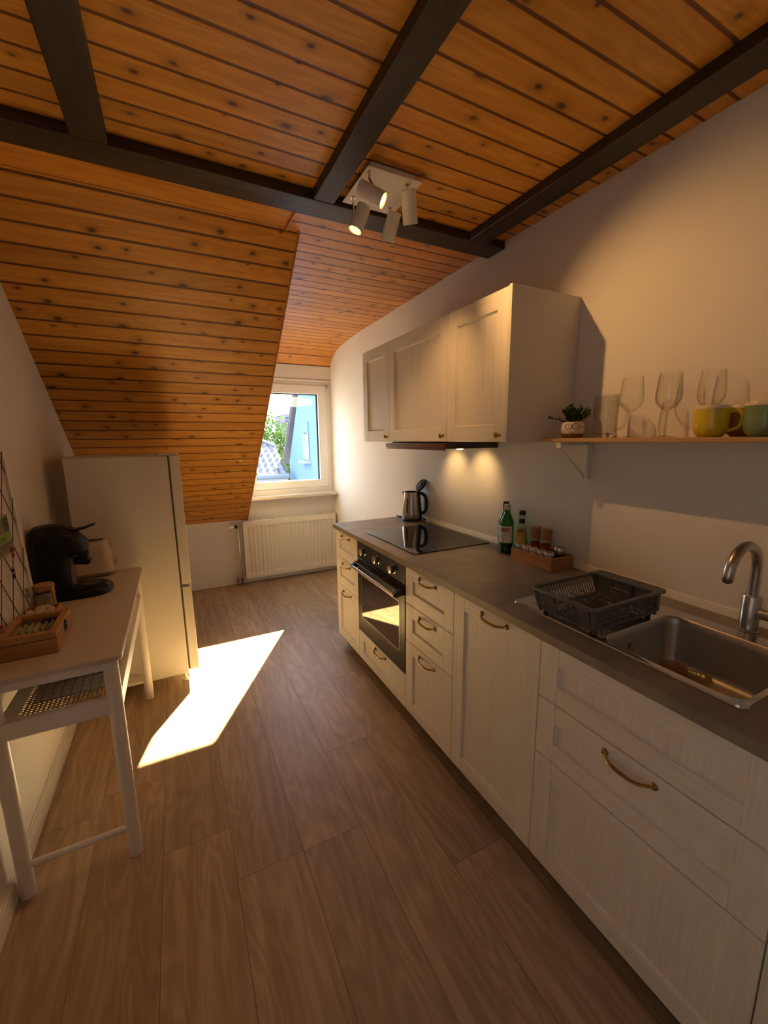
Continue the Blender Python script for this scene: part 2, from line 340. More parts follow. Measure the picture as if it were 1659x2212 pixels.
# cheek wall of the dormer and its pine edge laths
s2w = lambda s, d=0.0: (YCR + s * cos(ang) + d * sin(ang), ZC - s * sin(ang) + d * cos(ang))
struct(mk('wall_cheek', MB().prism([(YCR - .01, ZC + .1), (YB + .02, ZC + .1), (YB + .02, .70), s2w(SL - .02, .02), s2w(.02, .02)], XS - .045, XS - .006, 'x'), M_wall), 'white cheek wall of the dormer above the slope', 'wall')
struct(mk('trim_1', MB().prism([s2w(.002, .035), s2w(SL + .01, .035), s2w(SL + .01, -.004), s2w(.002, -.004)], XS - .001, XS + .008, 'x'), M_pinetrim, bev=.001), 'thin pine lath along the edge of the roof slope', 'trim')
struct(mk('trim_2', MB().box(0.553, 0.561, 1.86, YCR, ZC - .014, ZC + .002), M_pinetrim, bev=.001), 'short pine lath at the corner of the dormer ceiling', 'trim')
# dark faux beams
BZ = 2.413
struct(mk('ceiling_beam', MB().box(XL, XW, 1.728, 1.854, BZ, ZC + .01), M_beamx, bev=.004), 'dark brown cross beam spanning the room before the slope', 'beam')
for x0, x1, lb in ((-0.200, -0.100, 'dark brown ceiling beam above the console table'), (0.578, 0.664, 'dark brown ceiling beam ending beside the spotlight plate'), (1.352, 1.456, 'dark brown ceiling beam close to the right wall')):
    struct(mk('ceiling_beam', MB().box(x0, x1, YR, 1.727, BZ, ZC + .01), M_beam, bev=.004), lb, 'beam')
# skirting
struct(mk('baseboard_left', MB().box(XL, XL + .014, YR, YB, 0, .075).box(XL, XL + .006, YR, YB, .075, .082), M_white, bev=.002), 'white skirting board along the left wall', 'baseboard')
struct(mk('baseboard_back', MB().box(XL + .014, XW, YB - .014, YB, 0, .062), M_white, bev=.002), 'white skirting board under the radiator', 'baseboard')

# window 1 (tilt and turn sash) and its sill
W = thing('window_1', 'white plastic dormer window above the radiator', 'window', (1.1, YB, WZ0)); W['kind'] = 'structure'
def rect(x0, x1, z0, z1): return [(x0, z0), (x1, z0), (x1, z1), (x0, z1)]
GX0, GX1, GZ0, GZ1 = 0.735, 1.420, 1.048, 1.955
mk('outer_frame', MB().ring(rect(WX0, WX1, WZ0, WZ1), rect(WX0 + .045, WX1 - .045, WZ0 + .045, WZ1 - .045), YB - .004, YB + .05, 'y'), M_pvc, W, bev=.003)
sash = mk('sash', MB().ring(rect(WX0 + .022, WX1 - .040, WZ0 + .034, WZ1 - .034), rect(GX0, GX1, GZ0, GZ1), YB - .022, YB + .046, 'y'), M_pvc, W, bev=.005)
mk('glazing_seal', MB().ring(rect(GX0 - .001, GX1 + .001, GZ0 - .001, GZ1 + .001), rect(GX0 + .009, GX1 - .011, GZ0 + .003, GZ1 - .009), YB + .012, YB + .035, 'y'), plain('seal_rubber', (.006, .006, .007, 1), .8), sash)
mk('glass_pane', MB().add([(GX0, YB + .024, GZ0), (GX1, YB + .024, GZ0), (GX1, YB + .024, GZ1), (GX0, YB + .024, GZ1)], [(0, 1, 2, 3)]), M_pane, sash)
bpy.data.objects['glass_pane'].data.transform(Matrix.Translation((1.1, 0, WZ0))); bpy.data.objects['glass_pane'].location = (-1.1, 0, -WZ0)
for z0, z1 in ((2.015, 2.062), (0.955, 1.03)):
    mk('hinge', MB().cyl((WX1 - .026, YB - .018, z0), (WX1 - .026, YB - .018, z1), .009, seg=12), M_steel if z0 > 2 else M_pvc, W, bev=.001)
mk('head_strip', MB().box(WX0 - .02, XW - .002, YB - .012, YB, WZ1 + .005, WZ1 + .022), M_pvc, W, bev=.003)
struct(tag(mk('windowsill', MB().prism(rrect(0.628, XW - .002, YB - .135, YB + .0, .006), .880, .912), plain('sill_stone', (0.66, .60, .50, 1), .25, var=.12, sc=40), bev=.003), 'pale stone sill under the dormer window', 'windowsill'))
# added unseen window beside the viewer, a fill source for the foreground
W = thing('added_window', 'wide white window added out of view in the left wall as foreground fill light', 'window', (XL, -.35, LZ0)); W['kind'] = 'structure'
mk('outer_frame', MB().ring(rect(LY0, LY1, LZ0, LZ1), rect(LY0 + .06, LY1 - .06, LZ0 + .06, LZ1 - .06), XL - .07, XL - .01, 'x').box(XL - .07, XL - .01, -.38, -.32, LZ0 + .06, LZ1 - .06), M_pvc, W, bev=.003)
mk('glass_pane', MB().add([(XL - .04, LY0 + .05, LZ0 + .05), (XL - .04, LY1 - .05, LZ0 + .05), (XL - .04, LY1 - .05, LZ1 - .05), (XL - .04, LY0 + .05, LZ1 - .05)], [(0, 1, 2, 3)]), M_glass, W)

# ================================================================== KITCHEN UNITS
FT = 0.019
def front(name, y0, y1, z0, z1, parent, x=XF, st=0.066, rl=0.062):
    """framed front in white wood: stiles and panel with upright grain, rails with level grain"""
    g = 0.0015; y0 += g; y1 -= g; z0 += g; z1 -= g; xb = x + FT
    m = MB()
    m.box(x, xb, y0, y0 + st, z0, z1).box(x, xb, y1 - st, y1, z0, z1)
    m.box(x + .0004, xb, y0 + st, y1 - st, z0, z0 + rl, 1).box(x + .0004, xb, y0 + st, y1 - st, z1 - rl, z1, 1)
    m.box(x + .0105, xb - .001, y0 + st - .004, y1 - st + .004, z0 + rl - .004, z1 - rl + .004)
    # bevel slips round the panel
    i0, i1, k0, k1 = y0 + st, y1 - st, z0 + rl, z1 - rl; s = .005
    for a, b in (((i0, k0), (i1, k0)), ((i1, k0), (i1, k1)), ((i1, k1), (i0, k1)), ((i0, k1), (i0, k0))):
        dy = s * (1 if a[0] < b[0] else -1 if a[0] > b[0] else 0); dz = s * (1 if a[1] < b[1] else -1 if a[1] > b[1] else 0)
        ny, nz = -dz, dy
        m.add([(x + .004, a[0], a[1]), (x + .004, b[0], b[1]), (x + .0106, b[0] - dy + ny, b[1] - dz + nz), (x + .0106, a[0] + dy + ny, a[1] + dz + nz)], [(0, 1, 2, 3)])
    return mk(name, m, [M_fv, M_fh], parent, bev=.0012)
def bow(yc, zc, parent, x=XF, half=.064):
    """antique brass bow handle with flared feet"""
    pts = []; N = 14; r = []
    for i in range(N + 1):
        t = i / N * 2 - 1
        pts.append((x - .026 * (1 - abs(t) ** 4) - .002, yc + half * t * (1 - .04 * (1 - t * t)), zc - .006 * (1 - t * t))); r.append(.0055 - .0018 * abs(t) ** 2)
    m = MB().tube(pts, r, 10)
    for s in (-1, 1): m.lathe([(.0095, 0), (.0095, .002), (.0075, .005), (.0045, .010)], (x + .0005, yc + s * half, zc), 16, axis=(-1, 0, 0))
    return mk('handle', m, M_brass, parent, label='antique brass bow handle')
def knob(y, z, parent, x):
    m = MB().lathe([(.0085, 0), (.0085, .002), (.005, .005), (.0045, .011), (.009, .014), (.0125, .018), (.0125, .022), (.009, .026), (.003, .0275)], (x, y, z), 18, axis=(-1, 0, 0))
    return mk('knob', m, M_brass, parent, label='round antique brass knob')
def carcass(y0, y1, parent, z0=ZP, z1=ZT, x0=XF + FT, x1=XW - .015, top=True, t=.016):
    m = MB().box(x0, x1, y0, y0 + t, z0, z1).box(x0, x1, y1 - t, y1, z0, z1).box(x0, x1, y0 + t, y1 - t, z0, z0 + t).box(x1 - .008, x1, y0 + t, y1 - t, z0 + t, z1)
    if top: m.box(x0, x1, y0 + t, y1 - t, z1 - t, z1)
    return mk('carcass', m, M_carc, parent)
D1, D2 = 0.676, 0.478
def drawers(y0, y1, label, handles=(1, 1, 1), top=True):
    t = thing('base_cabinet', label, 'cabinet', (XF + .3, (y0 + y1) / 2, ZP)); carcass(y0, y1, t, top=top)
    for k, (a, b) in enumerate(((D1, ZT), (D2, D1), (ZP, D2))):
        d = front('drawer', y0, y1, a, b, t)
        if handles[k]: bow((y0 + y1) / 2, b - .032, d, half=.064)
    return t
drawers(Y1, YA, 'white wood three-drawer base cabinet at the window end of the worktop')
drawers(Y3, Y2, 'white wood three-drawer base cabinet between the oven and the tall dishwasher door')
drawers(Y5, Y4, 'wide white wood base cabinet with three fronts under the sink', (0, 1, 0), top=False)
t = thing('dishwasher_cabinet', 'white wood base unit with one tall door and a handle at its top', 'cabinet', (XF + .3, (Y3 + Y4) / 2, ZP)); carcass(Y4, Y3, t)
d = front('door', Y4, Y3, ZP, ZT, t); bow((Y3 + Y4) / 2 - .012, ZT - .030, d)
t = thing('base_cabinet', 'white wood base cabinet next to the sink unit, cut by the picture edge', 'cabinet', (XF + .3, -.06, ZP)); carcass(-.36, Y5, t)
front('door', -.36, Y5, ZP, ZT, t)
# oven housing with a drawer below and the oven in it
ZO = 0.278
t = thing('oven_cabinet', 'white wood housing with one low drawer under the black oven', 'cabinet', (XF + .3, (Y1 + Y2) / 2, ZP))
carcass(Y2, Y1, t, ZP, ZO - .001, XF + FT)
d = front('drawer', Y2, Y1, ZP, ZO, t, rl=.052); bow((Y1 + Y2) / 2 - .01, ZO - .024, d)
ov = thing('oven', 'black built-in oven with three steel knobs below the hob', 'oven', (XF + .3, (Y1 + Y2) / 2, ZO)); a, b = Y2 + .003, Y1 - .003
mk('body', MB().box(XF + .022, XW - .05, a + .012, b - .012, ZO + .001, ZT - .004), M_black, ov)
mk('control_panel', MB().box(XF - .001, XF + .022, a, b, .762, ZT - .002), M_blackm, ov, bev=.002)
for y in (2.168, 1.983, 1.795):
    k = mk('knob', MB().lathe([(.024, 0), (.024, .004), (.020, .006), (.019, .013), (.0185, .014)], (XF - .001, y, .815), 28, axis=(-1, 0, 0)), M_black, ov)
    mk('knob_cap', MB().lathe([(.0205, .0141), (.0215, .018), (.0205, .027), (.018, .0285)], (XF - .001, y, .815), 28, axis=(-1, 0, 0)), M_steel, k, label='brushed steel knob cap')
    mk('knob_ring', MB().lathe([(.0262, 0), (.0262, .0035), (.0245, .0045)], (XF - .001, y, .815), 28, axis=(-1, 0, 0)), M_chrome, k)
    m = MB()
    for i in range(9):
        q = rad(-120 + 30 * i); m.box(XF - .0016, XF - .0008, y + .034 * sin(q) - .0012, y + .034 * sin(q) + .0012, .815 + .034 * cos(q) - .0012, .815 + .034 * cos(q) + .0012)
    mk('dial_marks', m, M_paper, k)
dr = mk('door', MB().box(XF - .002, XF + .020, a, b, ZO + .003, .757), M_blackm, ov, bev=.002)
mk('window', MB().prism(rrect(Y2 + .062, Y1 - .064, .385, .655, .016), XF - .0032, XF - .0018, 'x'), M_oglass, dr, label='dark mirror-like oven window')
mk('window_edge', MB().ring(rrect(Y2 + .059, Y1 - .067 + .006, .382, .658, .018), rrect(Y2 + .062, Y1 - .064, .385, .655, .016), XF - .0036, XF - .0018, 'x'), M_steel, dr)
hd = mk('handle', MB().cyl((XF - .050, a + .020, .712), (XF - .050, b - .020, .712), .0095, seg=20), M_steel, dr, label='brushed steel bar handle')
for y in (a + .012, b - .036):
    mk('bracket', MB().prism([(XF - .001, .742), (XF - .030, .736), (XF - .056, .722), (XF - .056, .704), (XF - .046, .700), (XF - .001, .706)], y, y + .024, 'y'), M_black, hd, bev=.002)
mk('handle_rail', MB().box(XF - .034, XF - .001, a + .036, b - .036, .728, .738), M_blackm, hd, bev=.002)
# plinth
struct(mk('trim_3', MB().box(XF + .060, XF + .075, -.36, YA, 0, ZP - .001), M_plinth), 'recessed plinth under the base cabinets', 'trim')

# worktop in two lengths, the front one cut out for the sink
SX0, SX1, SY0, SY1 = 1.062, 1.405, 0.368, 0.700      # bowl opening
XC = XF - .016
tag(mk('worktop', MB().box(XC, XW - .001, 1.4835, YA + .015, ZT, WT), M_top, bev=.0015), 'grey-brown worktop length carrying the hob and kettle', 'worktop')
m = MB(); xs = [XC, SX0 - .012, SX1 + .012, XW - .001]; ys = [-.36, SY0 - .012, SY1 + .012, 1.4825]
top = [(x, y, z) for z in (ZT, WT) for y in ys for x in xs]; q = lambda i, j, k: k * 16 + j * 4 + i; f = []
for i in range(3):
    for j in range(3):
        if (i, j) != (1, 1): f += [(q(i, j, 1), q(i + 1, j, 1), q(i + 1, j + 1, 1), q(i, j + 1, 1)), (q(i, j, 0), q(i, j + 1, 0), q(i + 1, j + 1, 0), q(i + 1, j, 0))]
for i in range(3): f += [(q(i, 0, 0), q(i + 1, 0, 0), q(i + 1, 0, 1), q(i, 0, 1)), (q(i, 3, 0), q(i, 3, 1), q(i + 1, 3, 1), q(i + 1, 3, 0)), (q(0, i, 0), q(0, i, 1), q(0, i + 1, 1), q(0, i + 1, 0)), (q(3, i, 0), q(3, i + 1, 0), q(3, i + 1, 1), q(3, i, 1))]
for a_, b_ in (((1, 1), (2, 1)), ((2, 1), (2, 2)), ((2, 2), (1, 2)), ((1, 2), (1, 1))): f.append((q(*a_, 0), q(*a_, 1), q(*b_, 1), q(*b_, 0)))
m.add(top, f); tag(mk('worktop', m, M_top, bev=.0012), 'grey-brown worktop length carrying the sink and dish rack', 'worktop')
tag(mk('wall_strip', MB().prism([(XW - .0005, WT), (XW - .016, WT), (XW - .015, WT + .005), (XW - .008, WT + .024), (XW - .0005, WT + .027)], -.36, YA + .01, 'y'), M_white), 'white sealing strip along the wall at the back of the worktop', 'trim strip')
# hob
hb = thing('hob', 'black glass hob set into the worktop over the oven', 'hob', (1.283, 2.005, WT))
mk('glass_top', MB().prism(rrect(1.036, 1.530, 1.708, 2.308, .006), WT + .0004, WT + .005), M_bglass, hb, bev=.001)

# wall cabinets
XU, Z0, Z1 = 1.197, 1.462, 2.053
kz = Z0 + .030
for y0, y1, lb in ((Y1, YA, 'narrow white wood wall cabinet nearest the window'), (Y2, Y1, 'wide white wood wall cabinet in the middle, over the cooker hood'), (Y3, Y2, 'white wood wall cabinet at the shelf end, lit by the spotlight')):
    t = thing('wall_cabinet', lb, 'cabinet', (XU + .19, (y0 + y1) / 2, Z0)); carcass(y0, y1, t, Z0, Z1, XU + FT, XW - .001)
    d = front('door', y0, y1, Z0, Z1, t, XU, st=.064, rl=.070); knob(y0 + .026, kz, d, XU)
mk('end_panel', MB().box(XU - .004, XW - .001, Y3 - .018, Y3 - .002, Z0 - .001, Z1 + .002), plain('panel_white', (.70, .655, .59, 1), .5, var=.02), t, bev=.001, label='plain white end panel')
# cooker hood
hd = thing('cooker_hood', 'slim dark pull-out cooker hood under the middle wall cabinet', 'cooker hood', (1.37, 1.974, 1.425))
mk('body', MB().box(1.215, 1.535, Y2 + .004, Y1 - .004, 1.428, Z0 - .001), plain('hood_dark', (.035, .033, .032, 1), .35), hd, bev=.002)
v = mk('visor', MB().box(1.186, 1.214, Y2 - .002, Y1 + .030, 1.430, 1.456), plain('hood_front', (.12, .062, .042, 1), .28, .6), hd, bev=.002, label='metal front visor')
mk('visor_lip', MB().box(1.182, 1.190, Y2 - .002, Y1 + .010, 1.421, 1.431), plain('hood_front'), v, bev=.001)
for y in (2.09, 1.83):
    lp = mk('hood_light', MB().lathe([(.030, 0), (.030, .003), (.024, .005)], (1.40, y, 1.428), 24, axis=(0, 0, -1)), M_chrome, hd)
    b = NB('hood_bulb'); b.set(col=(1, .8, .5, 1), em=(1, .72, .36, 1), ems=14.0)
    mk('bulb', MB().lathe([(.021, .0052), (.016, .0085), (.006, .0105)], (1.40, y, 1.428), 20, axis=(0, 0, -1)), b.m, lp, label='glowing warm bulb')
    l = bpy.data.lights.new('hood_lamp', 'SPOT'); l.energy = HOOD * 4; l.color = (1, .58, .20); l.spot_size = rad(88); l.spot_blend = .9; l.shadow_soft_size = .012
    o = bpy.data.objects.new('hood_lamp', l); C.objects.link(o); o.location = (1.405, y, 1.412); o.rotation_euler = Vector((.78, 0, -.62)).to_track_quat('-Z', 'Y').to_euler()
# shelf with its bracket
sh = thing('wall_shelf', 'oak shelf on a white bracket carrying the glasses and mugs', 'shelf', (1.477, .4, 1.46))
mk('board', MB().box(1.380, XW - .001, -.30, 1.254, 1.4605, 1.4755), M_shelf, sh, bev=.002)
by = 1.168
mk('bracket', MB().box(1.548, XW - .001, by - .013, by + .013, 1.302, 1.460).box(1.385, 1.548, by - .012, by + .012, 1.448, 1.460).box(1.385, 1.393, by - .012, by + .012, 1.436, 1.448).prism([(1.386, 1.440), (1.394, 1.440), (1.556, 1.318), (1.556, 1.308)], by - .004, by + .004, 'y'), M_white, sh, bev=.0015, label='white metal bracket')
mk('screw', MB().lathe([(.006, 0), (.006, .002), (.003, .004)], (1.548, by, 1.312), 12, axis=(-1, 0, 0)), M_steel, sh)

# ================================================================== FRIDGE AND RADIATOR
FX0, FX1, FX2, FY0, FY1 = -0.512, -0.037, 0.023, 2.613, 3.160
fr = thing('fridge', 'tall white fridge freezer with its side to the viewer, under the roof slope', 'fridge', (-.27, 2.89, 0))
mk('body', MB().box(FX0, FX1, FY0, FY1, .071, 1.398), M_fridge, fr, bev=.003)
mk('gasket', MB().box(FX1, FX1 + .009, FY0 + .006, FY1 - .006, .092, .622).box(FX1, FX1 + .009, FY0 + .006, FY1 - .006, .646, 1.396), M_gasket, fr)
d = mk('door', MB().box(FX1 + .009, FX2, FY0, FY1, .640, 1.400), M_fridge, fr, bev=.004, label='tall upper door')
mk('grip', MB().box(FX1 + .012, FX2 - .004, FY0 + .004, FY1 - .02, .634, .6398), M_steel, d, bev=.001)
d = mk('door', MB().box(FX1 + .009, FX2, FY0, FY1, .089, .622), M_fridge, fr, bev=.004, label='lower freezer door')
mk('hinge', MB().box(FX1 - .004, FX2 - .012, FY0 + .012, FY0 + .040, .6225, .639), M_steel, d, bev=.002)
mk('hinge_cover', MB().box(FX1 - .05, FX2 - .006, FY0 + .01, FY0 + .07, 1.401, 1.412), M_fridge, fr, bev=.003)
mk('top_panel', MB().box(FX0 + .004, FX1 - .055, FY0 + .004, FY1 - .004, 1.3985, 1.404), M_fridge, fr, bev=.002)
for x in (FX1 - .022, FX0 + .03):
    for y in (FY0 + .05, FY1 - .05): mk('foot', MB().cyl((x, y, 0), (x, y, .014), .018, seg=16).cyl((x, y, .014), (x, y, .073), .011, seg=12), M_fridge, fr)
mk('kick_plate', MB().box(FX0 + .01, FX0 + .03, FY0 + .004, FY1 - .004, .012, .072), M_fridge, fr)

ra = thing('radiator', 'cream ribbed panel radiator under the dormer window', 'radiator', (1.05, 4.27, .07))
X0, X1, yf, yb, z0, z1 = .556, 1.548, 4.246, 4.316, .068, .672
m = MB(); pts = []; n = 23; pw = (X1 - X0 - .05) / n
for i in range(n):
    c = X0 + .025 + i * pw
    pts += [(c, yf), (c + pw * .14, yf), (c + pw * .27, yf + .0095), (c + pw * .73, yf + .0095), (c + pw * .86, yf)]
pts.append((X1 - .025, yf))
zz = [(z0 + .045, 1), (z0 + .062, 0), (z1 - .072, 0), (z1 - .055, 1)]
loops = [[(p[0], yf if flat else p[1] + .0005, z) for p in pts] for z, flat in zz]
m.loft(loops, closed=False)
m.box(X0, X1, yf, yf + .004, z0, z0 + .045).box(X0, X1, yf, yf + .004, z1 - .055, z1 - .004).box(X0, X0 + .025, yf, yf + .004, z0 + .045, z1 - .055).box(X1 - .025, X1, yf, yf + .004, z0 + .045, z1 - .055)
m.box(X0, X1, yf + .012, yf + .016, z0 + .01, z1 - .01)
mk('front_panel', m, M_rad, ra, ang=25)
mk('back_panel', MB().box(X0 + .01, X1 - .01, yb - .006, yb, z0 + .01, z1 - .02), M_rad, ra)
mk('side_panel', MB().box(X0 - .002, X0 + .002, yf + .001, yb, z0 + .004, z1 - .004), M_rad, ra); mk('side_panel', MB().box(X1 - .002, X1 + .002, yf + .001, yb, z0 + .004, z1 - .004), M_rad, ra)
m = MB().box(X0, X1, yf + .004, yf + .014, z1 - .006, z1).box(X0, X1, yb - .012, yb, z1 - .006, z1)
for i in range(10):
    c = X0 + (X1 - X0) * i / 9; m.box(max(X0, c - .017), min(X1, c + .017), yf + .014, yb - .012, z1 - .006, z1)
mk('top_grille', m, M_rad, ra)
[mk('wall_bracket', MB().box(x, x + .05, yb, YB - .001, .2, .6), M_rad, ra) for x in (.75, 1.30)]
va = mk('valve', MB().cyl((.512, 4.28, .612), (X0 + .001, 4.28, .612), .009, seg=12).cyl((.512, 4.28, .598), (.512, 4.28, .630), .012, seg=12), M_chrome, ra)
mk('valve_collar', MB().cyl((.476, 4.28, .620), (.500, 4.28, .620), .018, seg=16), M_black, va)
mk('thermostat_head', MB().lathe([(.014, 0), (.019, .006), (.021, .04), (.018, .050)], (.476, 4.28, .620), 20, axis=(-1, 0, 0)), M_pvc, va, label='white thermostat head')
mk('riser_pipe', MB().cyl((.512, 4.28, .10), (.512, 4.28, .598), .0065, seg=12), M_chrome, ra)
mk('valve_block', MB().box(.455, .535, 4.268, 4.292, .085, .105).cyl((.535, 4.28, .095), (X0, 4.28, .095), .008, seg=12), M_chrome, ra, bev=.003)
for x in (.472, .518): mk('supply_pipe', MB().cyl((x, 4.28, .0), (x, 4.28, .085), .008, seg=12).cyl((x, 4.28, .045), (x, 4.28, .075), .012, seg=12).cyl((x, 4.28, .0), (x, 4.28, .006), .016, seg=12), M_copper, ra)
tag(mk('blanking_disc', MB().lathe([(.014, 0), (.013, .004), (.004, .006)], (0, 0, 0), 20, axis=(0, 0, -1)), M_pvc, loc=(.476, s2w(1.836)[0], s2w(1.836)[1] - .001), rot=(-ang, 0, 0)), 'small round white cap on the roof slope boards', 'disc')

# ================================================================== CONSOLE TABLE
TX0, TX1, TY0, TY1 = -.585, -.214, 1.503, 2.590
tb = thing('console_table', 'white console table with a cane lower shelf along the left wall', 'table', (-.4, 2.05, 0))
mk('tabletop', MB().prism(rrect(TX0, TX1, TY0, TY1, .028, 6), TT - .019, TT), M_ttop, tb, bev=.0025)
lx0, lx1, ly0, ly1 = -.560, -.252, 1.535, 2.556
for x in (lx1, lx0):
    for y in (ly0, ly1): mk('leg', MB().cyl((x, y, .0), (x, y, TT - .019), .0215, .0225, seg=28), M_tleg, tb, bev=.002)
ap = .735
mk('apron', MB().box(lx0 + .02, lx1 - .02, ly0 - .009, ly0 + .009, ap, TT - .019), M_tleg, tb); mk('apron', MB().box(lx0 + .02, lx1 - .02, ly1 - .009, ly1 + .009, ap, TT - .019), M_tleg, tb)
mk('apron', MB().box(lx0 - .009, lx0 + .009, ly0 + .02, ly1 - .02, ap, TT - .019), M_tleg, tb)
zs0, zs1 = .578, .636
o_ = [(lx0 + .006, ly0 - .016), (lx1 + .016, ly0 - .016), (lx1 + .016, ly1 + .016), (lx0 + .006, ly1 + .016)]
o_ = rrect(lx0 + .004, lx1 + .018, ly0 - .018, ly1 + .018, .012, 5); i_ = rrect(lx0 + .050, lx1 - .024, ly0 + .006, ly1 - .012, .022, 5)
mk('shelf_frame', MB().ring(o_, i_, zs0, zs1), M_tleg, tb, bev=.002)
# cane panel: a sheet with a real grid of eight-sided holes
m = MB(); cs = .0128; ix0, ix1, iy0, iy1 = lx0 + .046, lx1 - .020, ly0 + .003, ly1 - .009
nx, ny = round((ix1 - ix0) / cs), round((iy1 - iy0) / cs); ax_, ay_ = (ix1 - ix0) / nx, (iy1 - iy0) / ny
for i in range(nx):
    for j in range(ny):
        cx, cy = ix0 + (i + .5) * ax_, iy0 + (j + .5) * ay_; o8 = []; i8 = []
        for k in range(8):
            t = k * pi / 4; sx_, sy_ = round(cos(t) * 1.001), round(sin(t) * 1.001)
            o8.append((cx + (ax_ / 2) * (1 if cos(t) > .3 else -1 if cos(t) < -.3 else 0), cy + (ay_ / 2) * (1 if sin(t) > .3 else -1 if sin(t) < -.3 else 0), zs1 - .006))
            i8.append((cx + ax_ * .33 * cos(t), cy + ay_ * .33 * sin(t), zs1 - .0062))
        m.add(o8 + i8, [(k, (k + 1) % 8, 8 + (k + 1) % 8, 8 + k) for k in range(8)])
cp = mk('cane_panel', m, M_cane, tb, label='woven cane panel'); so_ = cp.modifiers.new('thick', 'SOLIDIFY'); so_.thickness = .002
mk('stretcher', MB().cyl((lx0 + .018, ly0, .113), (lx1 - .018, ly0, .113), .0105, seg=18), M_tleg, tb); mk('stretcher', MB().cyl((lx0 + .018, ly1, .113), (lx1 - .018, ly1, .113), .0105, seg=18), M_tleg, tb)
for y in (ly0 + .024,): mk('bolt', MB().cyl((lx1 + .018, y, .607), (lx1 + .021, y, .607), .006, seg=12), M_chrome, tb)

# folded kitchen towel on the cane shelf
def towel_mat():
    b = NB('checked_towel'); o, x = b.obj()
    def ln(c, p, w_):
        f = b.math('FRACT', b.math('DIVIDE', c, p)); return b.math('LESS_THAN', f, w_ / p)
    g = b.math('MAXIMUM', ln(b.math('ADD', x[0], 5.0), .027, .0016), ln(b.math('ADD', x[1], 5.0), .027, .0016))
    b.set(col=b.mix(g, (.36, .335, .325, 1), (.04, .038, .04, 1)), rough=.9); b.bump(b.noise(o, 500, 2), .3, .001); return b.m
def cloth(x0, x1, y0, y1, z, h, seed, lift):
    rs = random.Random(seed); m = MB(); n1, n2 = 14, 16; g = []
    for side in (1, 0):
        for i in range(n1 + 1):
            for j in range(n2 + 1):
                u, v = i / n1, j / n2; ed = min(u, 1 - u, v, 1 - v)
                hh = h * (1 - math.exp(-ed * 16)) if side else 0
                g.append((x0 + (x1 - x0) * u + .004 * sin(6 * v + seed), y0 + (y1 - y0) * v + .005 * sin(5 * u + seed), z + hh + side * lift * (sin(9 * v + seed) * .5 + .5) * min(1, ed * 6)))
    q = lambda s, i, j: s * (n1 + 1) * (n2 + 1) + i * (n2 + 1) + j; f = []
    for i in range(n1):
        for j in range(n2): f += [(q(0, i, j), q(0, i + 1, j), q(0, i + 1, j + 1), q(0, i, j + 1)), (q(1, i, j), q(1, i, j + 1), q(1, i + 1, j + 1), q(1, i + 1, j))]
    for i in range(n1): f += [(q(0, i, 0), q(1, i, 0), q(1, i + 1, 0), q(0, i + 1, 0)), (q(0, i, n2), q(0, i + 1, n2), q(1, i + 1, n2), q(1, i, n2))]
    for j in range(n2): f += [(q(0, 0, j), q(0, 0, j + 1), q(1, 0, j + 1), q(1, 0, j)), (q(0, n1, j), q(1, n1, j), q(1, n1, j + 1), q(0, n1, j + 1))]
    return m.add(g, f)
M_tow = towel_mat(); M_frin = plain('towel_fringe', (.05, .045, .045, 1), .9)
t = thing('kitchen_towel', 'grey checked kitchen towel spread flat on the cane shelf', 'towel', (-.38, 1.85, zs1))
mk('cloth', cloth(-.492, -.258, 1.600, 2.02, zs1 + .0008, .012, 2, .004), M_tow, t, ang=80)
t = thing('kitchen_towel', 'grey checked kitchen towel folded thick on top of the flat one', 'towel', (-.36, 1.9, zs1 + .0185))
mk('cloth', cloth(-.440, -.250, 1.690, 2.05, zs1 + .0185, .024, 5, .010), M_tow, t, ang=80)
m = MB()
for i in range(8): m.box(-.290 + i * .0045, -.288 + i * .0045, 1.672, 1.691, zs1 + .0137, zs1 + .0157)
mk('fringe', m, M_frin, t)

# ================================================================== THINGS ON THE CONSOLE TABLE
# coffee machine
cm = thing('coffee_machine', 'black capsule coffee machine with a rounded head on the console table', 'coffee machine', (-.45, 2.25, TT))
def oval(cx, cy, rx, ry, z, n=32, p=2.4, front=1.0):
    P = []
    for i in range(n):
        t = 2 * pi * i / n; c, s = cos(t), sin(t)
        P.append((cx + rx * (front if c > 0 else 1) * math.copysign(abs(c) ** (2 / p), c), cy + ry * math.copysign(abs(s) ** (2 / p), s), z))
    return P
M_cm = plain('coffee_machine_black', (0.0045, 0.004, 0.004, 1), 0.42, var=0.2, spec=0.3)
B = [(.0, -.448, .126, .086), (.008, -.448, .136, .093), (.030, -.450, .132, .092), (.041, -.456, .116, .082), (.044, -.458, .10, .068)]
base = mk('base', MB().loft([oval(cx, 2.25, rx, ry, TT + z, p=2.7) for z, cx, rx, ry in B]), M_cm, cm, ang=50)
mk('drip_grid', MB().prism([(p[0], p[1]) for p in oval(-.398, 2.25, .040, .045, 0, 28, 2.2)], TT + .042, TT + .047), plain('grid_black', (.012, .011, .011, 1), .25), base, bev=.001)
for y in (2.222, 2.247, 2.272): mk('button', MB().lathe([(.0075, 0), (.0075, .003), (.005, .004)], (-.332, y, TT + .034), 16, axis=(.55, 0, .83)), plain('button_grey', (.09, .09, .09, 1), .3), base)
Cc = [(.036, -.528, .068, .076), (.10, -.526, .066, .074), (.17, -.522, .066, .074), (.235, -.516, .070, .076)]
mk('column', MB().loft([oval(cx, 2.25, rx, ry, TT + z, p=3.2) for z, cx, rx, ry in Cc]), M_cm, cm, ang=50)
